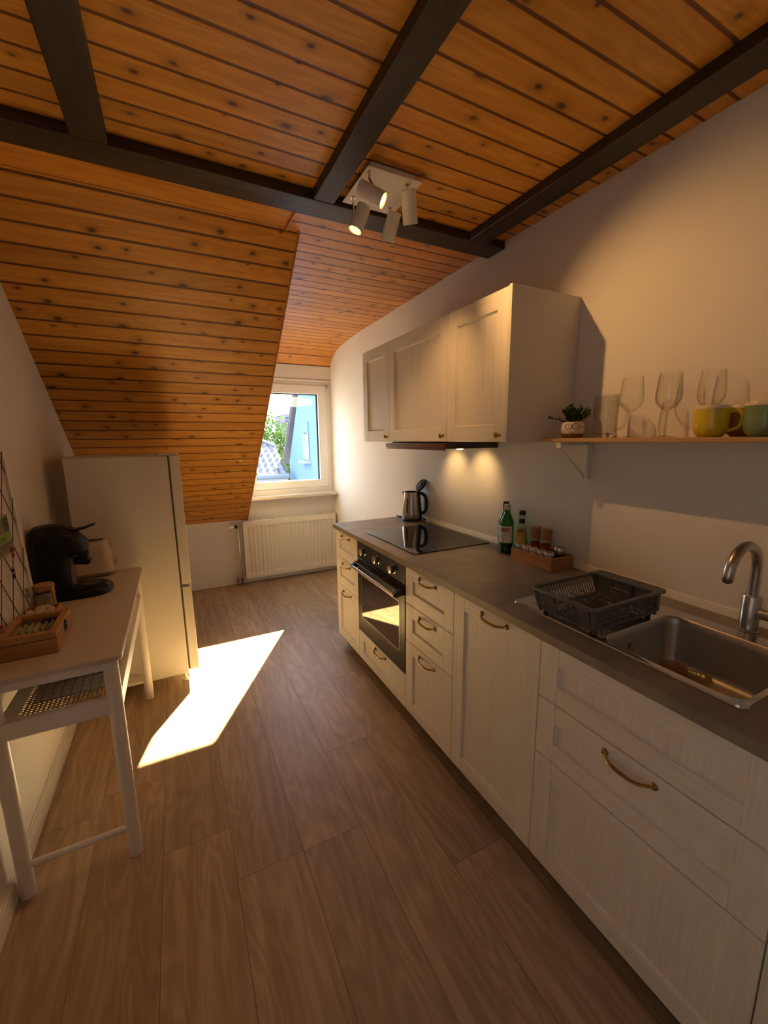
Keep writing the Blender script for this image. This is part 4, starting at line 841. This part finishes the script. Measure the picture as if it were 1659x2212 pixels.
# spice box
sb = thing('spice_box', 'open bamboo box of spice jars and grinders on the worktop', 'box', (1.48, 1.306, WT)); q0, q1, r0, r1 = 1.409, 1.552, 1.188, 1.424
m = MB().box(q0, q1, r0, r1, WT + .0005, WT + .006).box(q0, q0 + .007, r0, r1, WT + .006, WT + .060).box(q1 - .007, q1, r0, r1, WT + .006, WT + .060)
mk('box', m, M_bamb, sb, bev=.0012)
for a, b in ((r0, r0 + .007), (r1 - .007, r1)): mk('end_board', MB().box(q0 + .0072, q1 - .0072, a, b, WT + .006, WT + .060), M_bambx, sb, bev=.001)
sc_ = [('green herb', (.10, .13, .02, 1)), ('yellow curry', (.50, .24, .03, 1)), ('orange paprika', (.48, .16, .02, 1)), ('red chilli', (.25, .02, .012, 1)), ('dark red paprika', (.16, .012, .012, 1))]
M_lid = plain('jar_lid_white', (.70, .63, .56, 1), .35)
for i, (nm, col) in enumerate(sc_):
    y = 1.396 - i * .0435; x = 1.4355; t = thing('spice_jar', nm + ' spice jar with a white ring lid in the bamboo box', 'spice jar', (x, y, WT + .0065), 'spice jars in the bamboo box'); z = WT + .0065
    mk('jar', MB().lathe([(.016, z), (.0175, z + .002), (.0175, z + .058), (.0165, z + .060)], (x, y, 0), 26), plain('spice_' + nm, col, .25, var=.4, sc=300), t, label=nm + ' powder')
    ldd = mk('lid', MB().lathe([(.0185, z + .060), (.0190, z + .061), (.0190, z + .073), (.0180, z + .0745), (.0150, z + .0745), (.0150, z + .0735)], (x, y, 0), 26), M_lid, t)
    mk('lid_disc', MB().lathe([(.0149, z + .0736), (.0149, z + .0742)], (x, y, 0), 22), plain('disc_' + nm, tuple(min(1, c_ * 1.3 + .02) for c_ in col[:3]) + (1,), .4), ldd)
    mk('jar_label', patch((x, y), [(.0178, z + .045), (.0178, z + .056)], VIEW, .8, 10), M_paper, t)
for i, (x, y, lb, col) in enumerate(((1.517, 1.378, 'pepper grinder with a wooden top, next to the vinegar bottle', (.03, .012, .01, 1)), (1.517, 1.315, 'salt grinder with a wooden top and pink salt, in the middle of the spice box', (.42, .16, .14, 1)))):
    z = WT + .0065; t = thing('spice_grinder', lb, 'grinder', (x, y, z), 'wooden grinders in the spice box')
    mk('glass_body', MB().lathe([(.021, z), (.0225, z + .002), (.0225, z + .090)], (x, y, 0), 28), M_glass, t)
    mk('filling', MB().lathe([(.0205, z + .002), (.0205, z + .075)], (x, y, 0), 24), plain('grind_%d' % i if 0 else ('peppercorns' if i == 0 else 'pink_salt'), col, .6, var=.6, sc=350), t)
    mk('collar', MB().lathe([(.0232, z + .082), (.0236, z + .083), (.0236, z + .098), (.0225, z + .0995)], (x, y, 0), 28), M_steel, t, label='steel collar')
    mk('top', MB().lathe([(.0210, z + .0995), (.0215, z + .105), (.0235, z + .130), (.0265, z + .149), (.0255, z + .1515), (.020, z + .1515)], (x, y, 0), 28), plain('grinder_wood', (.36, .165, .06, 1), .4, var=.1), t, label='wooden grinder top')
    mk('red_band', patch((x, y), [(.0228, z + .055), (.0228, z + .078)], VIEW, 1.1, 12), M_red, t)
t = thing('shaker', 'small steel-capped shaker at the near end of the spice box', 'shaker', (1.522, 1.240, WT + .0065)); z = WT + .0065
mk('glass_body', MB().lathe([(.019, z), (.020, z + .002), (.020, z + .050)], (1.522, 1.240, 0), 26), M_mugglass, t)
mk('contents', MB().lathe([(.018, z + .002), (.018, z + .04)], (1.522, 1.240, 0), 22), plain('shaker_fill', (.06, .04, .03, 1), .7), t)
mk('cap', MB().lathe([(.0215, z + .050), (.0222, z + .052), (.0222, z + .078), (.0205, z + .081), (.006, z + .0815)], (1.522, 1.240, 0), 28), M_steel, t, label='brushed steel cap')

# ================================================================== KETTLE
kx, ky = 1.492, 2.498
ke = thing('kettle', 'brushed steel electric kettle with its black lid standing open', 'kettle', (kx, ky, WT))
mk('base', MB().lathe([(.066, .0005), (.070, .003), (.070, .012), (.066, .017)], (kx, ky, WT), 36), M_black, ke)
m = MB(); prof = [(.068, .0175), (.0705, .021), (.0700, .050), (.066, .110), (.059, .175), (.056, .206), (.0545, .206), (.057, .175), (.064, .110), (.066, .03)]
kb = mk('jug', m.lathe(prof, (kx, ky, WT), 44, caps=(True, True)), M_steel, ke, ang=50)
sd = Vector((-.80, .60, 0)); hd_ = Vector((.58, -.81, 0)); c = Vector((kx, ky, 0))
mk('spout', MB().loft([[tuple(c + sd * a + Vector((-sd.y, sd.x, 0)) * b + Vector((0, 0, z))) for a, b, z in ((.050, -.020, WT + .200), (.057, 0, WT + .165), (.050, .020, WT + .200))], [tuple(c + sd * a + Vector((-sd.y, sd.x, 0)) * b + Vector((0, 0, z))) for a, b, z in ((.053, -.016, WT + .207), (.071, 0, WT + .208), (.053, .016, WT + .207))]]), M_steel, kb)
H = [(.052, .200), (.075, .198), (.098, .186), (.110, .160), (.113, .125), (.110, .088), (.098, .066), (.080, .058), (.062, .060)]
mk('handle', MB().tube(curve([c + hd_ * a + Vector((0, 0, WT + z)) for a, z in H]), .0118, 14), M_black, ke, ang=60)
pr = Vector((-hd_.y, hd_.x, 0))
mk('spine', MB().loft([[tuple(c + hd_ * (rad_ + o_) + pr * b + Vector((0, 0, WT + z))) for b, o_ in ((-.016, -.008), (-.014, .006), (.014, .006), (.016, -.008))] for rad_, z in ((.069, .018), (.069, .05), (.065, .11), (.058, .175), (.054, .210))]), M_black, ke, bev=.003)
gw_ = Vector((-.87, -.49, 0)); gp = Vector((-gw_.y, gw_.x, 0))
mk('water_gauge', MB().loft([[tuple(c + gw_ * (rd + o_) + gp * b + Vector((0, 0, WT + z))) for b, o_ in ((-.005, -.004), (-.004, .001), (.004, .001), (.005, -.004))] for rd, z in ((.0690, .065), (.0670, .10), (.0625, .15), (.0610, .165))]), M_ink, ke, label='dark water gauge window')
m = MB()
for i in range(5): m.add([tuple(c + gw_ * .0708 + gp * (-.014 + i * .0062 + b) + Vector((0, 0, WT + z))) for b, z in ((0, .030), (.0045, .030), (.0045, .034), (0, .034))], [(0, 1, 2, 3)])
mk('badge', m, M_ink, ke)
ln_ = (sd * .58 + Vector((0, 0, .50)) + Vector((-.25, -.30, 0))).normalized(); hp = c + hd_ * .045 + Vector((0, 0, WT + .212)); up = (Vector((0, 0, 1)) - ln_ * ln_.z).normalized()
lc = hp + up * .050
ld = mk('lid', MB().lathe([(.046, -.006), (.0495, -.003), (.0495, .004), (.046, .008), (.030, .010)], lc, 32, axis=ln_), plain('lid_black', (.012, .011, .011, 1), .7, spec=.25), ke)
mk('lid_boss', MB().lathe([(.018, .0100), (.018, .014), (.014, .016), (.010, .012)], lc, 24, axis=ln_), M_grey, ld)
mk('power_cord', MB().tube([(kx - .03, ky + .066, WT + .005), (kx - .05, ky + .10, WT + .012), (kx - .055, ky + .13, WT + .018), (kx - .04, ky + .150, WT + .010), (kx - .01, ky + .150, WT + .004), (kx + .02, ky + .13, WT + .004), (kx + .035, ky + .09, WT + .004)], .003, 8), M_black, ke)
so2 = thing('power_socket', 'low white socket strip on the worktop in the corner behind the kettle', 'socket', (1.545, 2.39, WT))
mk('housing', MB().box(1.533, 1.5585, 2.355, 2.425, WT + .0005, WT + .034), M_pvc, so2, bev=.006)
mk('plug', MB().cyl((1.528, 2.39, WT + .018), (1.533, 2.39, WT + .018), .010, seg=16), M_black, so2)

# ================================================================== THINGS ON THE SHELF
SZ = 1.4755
po = thing('face_pot_plant', 'small plant in a white pot with a spectacled face', 'plant', (1.452, 1.160, SZ)); c = (1.452, 1.160)
PT = [(.034, .0), (.037, .003), (.0405, .018)]
mk('pot_foot', MB().lathe([(r, z + SZ) for r, z in PT], (*c, 0), 32), plain('pot_brown', (.16, .065, .03, 1), .4), po, label='brown glazed foot')
PB = [(.0405, .0182), (.0440, .028), (.0445, .040), (.0425, .054), (.0370, .064), (.0350, .064), (.038, .052)]
pb = mk('pot', MB().lathe([(r, z + SZ) for r, z in PB], (*c, 0), 36), plain('pot_white', (.66, .57, .49, 1), .4, var=.03), po)
mk('soil', MB().lathe([(.037, .052 + SZ), (.037, .056 + SZ)], (*c, 0), 24), plain('soil', (.03, .02, .012, 1), .9), po)
fa = math.atan2(-c[1], -c[0]) + .05
def onpot(u, z): r = .0452 - abs(z - .040) * .13; return (c[0] + r * cos(fa + u / .045), c[1] + r * sin(fa + u / .045), SZ + z)
m = MB()
for u in (-.020, .009): m.tube([onpot(u + .0125 * cos(k * pi / 10), .0465 + .0105 * sin(k * pi / 10)) for k in range(20)], .0009, 6, closed=True)
m.tube([onpot(u, .049) for u in (-.0075, -.0055, -.0035)], .0009, 6).tube([onpot(.0215 + .004 * i, .047 - .0006 * i) for i in range(7)], .0009, 6)
m.tube([onpot(-.012 + .013 * i / 8 + .002, .026 - .005 * sin(pi * i / 8)) for i in range(9)], .0008, 6)
for u in (-.018, .012): m.ball(onpot(u, .046), .0016, seg=8)
m.tube([onpot(-.004, .040), onpot(-.0065, .035), onpot(-.004, .0335)], .0007, 6)
mk('face_drawing', m, M_ink, pb, label='drawn face with round spectacles')
rs = random.Random(11); m = MB(); st = MB()
def leaf(mm, p, d, L, wd):
    d = d.normalized(); sx_ = d.cross(Vector((rs.uniform(-1, 1), rs.uniform(-1, 1), rs.uniform(-.3, 1)))).normalized(); nn = sx_.cross(d)
    pts = [p]; 
    for t_, w__ in ((.3, .8), (.6, 1.0), (.85, .6)): pts += [p + d * L * t_ + sx_ * wd * w__, p + d * L * t_ - nn * wd * .25, p + d * L * t_ - sx_ * wd * w__]
    pts.append(p + d * L)
    mm.add(pts, [(0, 1, 2), (0, 2, 3), (1, 4, 5, 2), (2, 5, 6, 3), (4, 7, 8, 5), (5, 8, 9, 6), (7, 10, 8), (8, 10, 9)])
for i in range(34):
    a = rs.uniform(0, 2 * pi); out = rs.uniform(.1, 1.0); p = Vector((c[0] + .018 * cos(a) * out, c[1] + .018 * sin(a) * out, SZ + .056)); d = Vector((cos(a) * out * .75, sin(a) * out * .75, 1.0 - .35 * out)).normalized()
    if i == 0: d = Vector((-.25, .95, .30)).normalized()
    L = rs.uniform(.045, .075) if i else .088; st.tube([p, p + d * L * .5 + Vector((0, 0, .004)), p + d * L], .0009, 5)
    for k in range(7):
        t_ = .25 + .75 * k / 6; b = p + d * L * t_ + Vector((0, 0, .004 * sin(pi * t_)))
        for s in (-1, 1): leaf(m, b, d * .7 + Vector((rs.uniform(-1, 1), rs.uniform(-1, 1), rs.uniform(-.2, .8))) * .8, rs.uniform(.010, .016), rs.uniform(.0035, .0050))
mk('stems', st, plain('stem_green', (.03, .05, .01, 1), .6), po); mk('foliage', m, plain('leaf_green', (.018, .050, .008, 1), .45, var=.5, sc=60), po, ang=60)
# beer mug
c = (1.455, 1.022); t = thing('beer_mug', 'dimpled glass beer mug between the plant and the wine glasses', 'mug', (c[0], c[1], SZ)); m = MB(); L = []
for z in [0, .004, .010] + [.012 + .0055 * i for i in range(27)]:
    row = []
    for k in range(64):
        a = 2 * pi * k / 64; r = .0425 if z > .005 else .040
        if .014 < z < .112:
            rr_ = int((z - .014) / .0245); u = (a / (2 * pi) * 8 + .5 * (rr_ % 2)) % 1 - .5; vv = ((z - .014) / .0245) % 1 - .5; q_ = u * u * 4.6 + vv * vv * 4.6
            r -= .0042 * max(0, 1 - q_)
        elif z >= .116: r = .0415
        row.append((c[0] + r * cos(a), c[1] + r * sin(a), SZ + z + .0005))
    L.append(row)
for r, z in ((.0405, .157), (.0385, .155), (.0380, .11), (.0375, .014), (.030, .011)): L.append([(c[0] + r * cos(2 * pi * k / 64), c[1] + r * sin(2 * pi * k / 64), SZ + z + .0005) for k in range(64)])
bm_ = mk('glass_body', m.loft(L), M_mugglass, t, ang=50)
hv = Vector((.80, -.60, 0)); P = [Vector((*c, SZ)) + hv * a + Vector((0, 0, z)) for a, z in ((.040, .122), (.062, .120), (.074, .100), (.074, .064), (.064, .040), (.040, .028))]
mk('handle', MB().tube(curve(P), .0062, 12), M_mugglass, t, ang=60)
# wine glasses
def wine(c, label):
    t = thing('wine_glass', label, 'wine glass', (c[0], c[1], SZ), 'wine glasses on the shelf'); z = SZ + .0005
    mk('bowl', MB().lathe([(.0040, .088 + z), (.013, .092 + z), (.027, .104 + z), (.0365, .122 + z), (.0375, .140 + z), (.0345, .175 + z), (.0310, .208 + z), (.0302, .208 + z), (.0335, .175 + z), (.0365, .140 + z), (.0355, .123 + z), (.026, .106 + z), (.012, .0945 + z)], (*c, 0), 40), M_glass, t, ang=60)
    mk('stem', MB().lathe([(.0035, .006 + z), (.0032, .045 + z), (.0038, .088 + z)], (*c, 0), 14), M_mugglass, t)
    mk('foot', MB().lathe([(.032, z), (.0325, .0012 + z), (.020, .0028 + z), (.0045, .007 + z)], (*c, 0), 36), M_glass, t, ang=60)
    return t
g1 = wine((1.455, .928), 'wine glass standing right beside the dimpled beer mug')
dup(g1, (1.447, .800, SZ), 'wine glass in the middle of the shelf, the front one of two nearly in line')
dup(g1, (1.520, .842, SZ), 'wine glass in the middle of the shelf, half hidden behind another one')
dup(g1, (1.535, .722, SZ), 'wine glass whose bowl rises behind the yellow mug')
# mugs
def mug(c, col, label, ha, h=.092, r=.0445):
    t = thing('mug', label, 'mug', (c[0], c[1], SZ), 'coloured mugs on the shelf'); z = SZ + .0005
    glaze = plain('glaze_' + col[0], col[1], .18, var=.03)
    mk('cup', MB().lathe([(r * .62, z), (r * .68, z + .002), (r * .86, z + .010), (r * .98, z + .026), (r, z + .045), (r, z + h - .010)], (*c, 0), 40), glaze, t, ang=60)
    mk('inner_glaze', MB().lathe([(r, z + h - .0098), (r * .995, z + h - .002), (r * .97, z + h), (r * .93, z + h - .002), (r * .92, z + .04), (r * .80, z + .014), (r * .3, z + .008)], (*c, 0), 40, caps=(False, True)), plain('mug_cream', (.72, .62, .50, 1), .25), t, ang=60, label='cream inner glaze and rim')
    d = Vector((cos(ha), sin(ha), 0)); P = [Vector((*c, z)) + d * a + Vector((0, 0, b)) for a, b in ((r - .002, h * .80), (r + .014, h * .82), (r + .026, h * .68), (r + .027, h * .48), (r + .018, h * .28), (r - .004, h * .20))]
    mk('handle', MB().tube(curve(P), .0057, 12), glaze, t, ang=60)
mug((1.447, .672), ('yellow', (.60, .47, .03, 1)), 'bright yellow mug with a cream rim on the shelf', rad(-78))
mug((1.530, .625), ('orange', (.50, .18, .03, 1)), 'orange mug half hidden between the yellow and green ones', rad(-30))
mug((1.455, .548), ('green', (.17, .25, .12, 1)), 'sage green mug at the right edge of the picture', rad(-85), .094, .046)

# ================================================================== OUTSIDE THE WINDOW
bh = thing('blue_house', 'pale blue gabled house wall close outside the window', 'house', (3.2, 10.2, -3)); hx = 3.2
ridge = (10.05, 4.78)
gab = [(8.0, -3.0), (12.80, -3.0), (12.80, .80), ridge, (8.0, 2.55)]
win = [(10.62, .93), (11.12, .97), (11.12, 1.66), (10.62, 1.66)]
m = MB(); m.loft([[(hx, y, z) for y, z in gab], [(hx + 5, y, z) for y, z in gab]]); mk('wall', m, plain('blue_render', (.12, .21, .37, 1), .9, var=.05, sc=4), bh)
m = MB(); o2 = [(13.34, .68), ridge, (7.6, 2.2)]
def roofslab(a, b, x0, x1, t): d = Vector((0, b[0] - a[0], b[1] - a[1])).normalized(); nn = Vector((0, -d.z, d.y)); nn = nn if nn.z > 0 else -nn; return [[(x, a[0], a[1]), (x, b[0], b[1]), (x, b[0] + nn.y * t, b[1] + nn.z * t), (x, a[0] + nn.y * t, a[1] + nn.z * t)] for x in (x0, x1)]
m.loft(roofslab((13.36, .10 + .62), (10.05, 4.80), hx - .05, hx + 5, .16)); m.loft(roofslab((7.6, 2.10), (10.05, 4.80), hx - .05, hx + 5, .16)); mk('roof', m, plain('slate_tiles', (.10, .095, .12, 1), .7, var=.2, sc=8), bh)
m = MB()
for i in range(16):
    t_ = i / 16; y, z = 13.36 + (10.05 - 13.36) * t_, .72 + (4.80 - .72) * t_; m.loft(roofslab((y, z + .10), (y - 3.31 / 16 * 1.05, z + 4.08 / 16 * 1.05 + .12), hx - .075, hx + .05, .05))
mk('verge_tiles', m, plain('verge_grey', (.15, .14, .16, 1), .7), bh)
m = MB().ring([(y, z) for y, z in win], [(win[0][0] + .10, win[0][1] + .04), (win[1][0] - .10, win[1][1] + .04), (win[2][0] - .10, win[2][1]), (win[3][0] + .10, win[3][1])], hx - .03, hx + .02, 'x')
wf = mk('window', m, plain('house_window_frame', (.30, .36, .44, 1), .5), bh)
mk('pane', MB().box(hx - .012, hx - .004, 10.70, 11.04, 1.0, 1.64), plain('house_pane', (.20, .26, .34, 1), .25), wf)
mk('shutter_box', MB().box(hx - .05, hx + .01, 10.60, 11.14, 1.66, 1.95), plain('blue_box', (.13, .22, .38, 1), .8), wf)
mk('sill', MB().box(hx - .16, hx + .01, 10.52, 11.22, .86, .92), plain('sill_grey', (.24, .28, .33, 1), .7), wf)
mk('shadow_gap', MB().box(hx - .018, hx - .002, 10.60, 10.66, .95, 1.64), plain('gap_grey', (.10, .11, .14, 1), .8), wf)
# tiled roof house on the left
th_ = thing('tiled_house', 'house with a sunlit wavy tile roof left of the blue house', 'house', (1.2, 13, -3))
a = rad(26); ox, oy, oz = -2.0, 12.0, .47; Lr = 3.0; m = MB(); nu, nv = 228, 60; RW = 4.94; g = []
for j in range(nv + 1):
    for i in range(nu + 1):
        x = ox + RW * i / nu; s = Lr * j / nv; s_t = s / .30; step_ = (1 - (s_t % 1)) * .035
        hgt = .045 * (sin(2 * pi * (x / .20)) * .5 + .5) ** 1.4 + step_
        lim = min(2.98, 2.07 + (2.66 - x) * 1.07)
        s = min(s, lim)
        g.append((x, oy + s * cos(a) - hgt * sin(a), oz + s * sin(a) + hgt * cos(a)))
m.add(g, [(j * (nu + 1) + i, j * (nu + 1) + i + 1, (j + 1) * (nu + 1) + i + 1, (j + 1) * (nu + 1) + i) for j in range(nv) for i in range(nu)])
mk('roof', m, plain('roof_tile_grey', (.11, .10, .11, 1), .5, var=.15, sc=10), th_, ang=40)
mk('gutter', MB().tube([(ox, oy - .10, oz - .03), (ox + RW, oy - .10, oz - .03)], .07, 12), plain('gutter_metal', (.14, .17, .20, 1), .5), th_)
mk('wall', MB().box(ox, ox + RW, oy + .05, oy + .6, -3.0, oz - .04), plain('house_white', (.36, .38, .40, 1), .9), th_)
pts = []
for i in range(40):
    x = 1.81 + (2.93 - 1.81) * i / 39; lim = 2.07 + (2.66 - x) * 1.07; pts.append((x, oy + lim * cos(a) - .04, oz + lim * sin(a) + .05))
mk('ridge_tiles', MB().tube(pts, .06, 8), plain('ridge_tile', (.18, .17, .18, 1), .6), th_)
mk('dormer_wall', MB().box(1.40, 2.36, 13.5, 14.6, .9, 1.98), plain('dormer_blue', (.25, .30, .38, 1), .8), th_)
ph = thing('far_house', 'far house gable clad in purple-grey slates behind the tree', 'house', (6, 19, -3)); m = MB()
m.box(4.60, 8.2, 18.8, 21, -3, 2.62); mk('wall', m, plain('purple_slate', (.10, .08, .13, 1), .7, var=.15, sc=6), ph); m = MB()
for i in range(14): z = .52 + i * .15; m.loft([[(4.57, 18.79, z), (4.57, 18.73, z), (4.57, 18.79, z + .15)], [(8.2, 18.79, z), (8.2, 18.73, z), (8.2, 18.79, z + .15)]])
mk('slate_rows', m, plain('purple_slate_row', (.12, .10, .155, 1), .65, var=.12, sc=9), ph)
trr = thing('garden_tree', 'sunlit green tree between the tiled roof and the far house', 'tree', (3.2, 16.4, -3)); rs = random.Random(5); m = MB()
for i in range(5200):
    a_, b_ = rs.uniform(0, 2 * pi), rs.uniform(-1, 1); rr_ = rs.uniform(.55, 1.0) ** .6; s_ = math.sqrt(1 - b_ * b_)
    wob = 1 + .22 * sin(3 * a_ + 2 * b_ * 3) + .12 * sin(7 * a_ - 5 * b_)
    p = Vector((3.20 + 1.62 * rr_ * s_ * cos(a_) * wob, 16.4 + 1.1 * rr_ * s_ * sin(a_) * wob, .50 + 1.72 * rr_ * b_ * wob))
    leaf(m, p, Vector((rs.uniform(-1, 1), rs.uniform(-1, 1), rs.uniform(-.6, .6))), rs.uniform(.10, .18), rs.uniform(.035, .06))
mk('crown', m, plain('tree_leaf', (.105, .175, .030, 1), .6, var=.5, sc=3), trr, ang=60); mk('trunk', MB().cyl((3.2, 16.4, -3), (3.2, 16.4, -.2), .16, .10, seg=12), plain('bark', (.10, .07, .05, 1), .9), trr)
# added unseen roller blind: warms and dims light from the added window
bl = NB('added_blind_cloth'); bl.t.nodes.remove(bl.p); tl_ = bl.n('BsdfTranslucent'); df = bl.n('BsdfDiffuse'); mx = bl.n('MixShader'); tl_.inputs[0].default_value = (.42, .385, .345, 1); df.inputs[0].default_value = (.7, .62, .52, 1); mx.inputs[0].default_value = .12
bl.l(tl_.outputs[0], mx.inputs[1]); bl.l(df.outputs[0], mx.inputs[2]); bl.l(mx.outputs[0], bl.out.inputs[0])
rb = thing('added_blind', 'unseen beige roller blind added to warm and dim the side fill light', 'blind', (XL + .03, -.35, 2.2))
mk('cloth', MB().box(XL + .020, XL + .0212, LY0 - .03, LY1 + .03, LZ0 - .02, LZ1 + .03), bl.m, rb); mk('roller', MB().cyl((XL + .03, LY0 - .04, LZ1 + .05), (XL + .03, LY1 + .04, LZ1 + .05), .022, seg=16), M_white, rb)
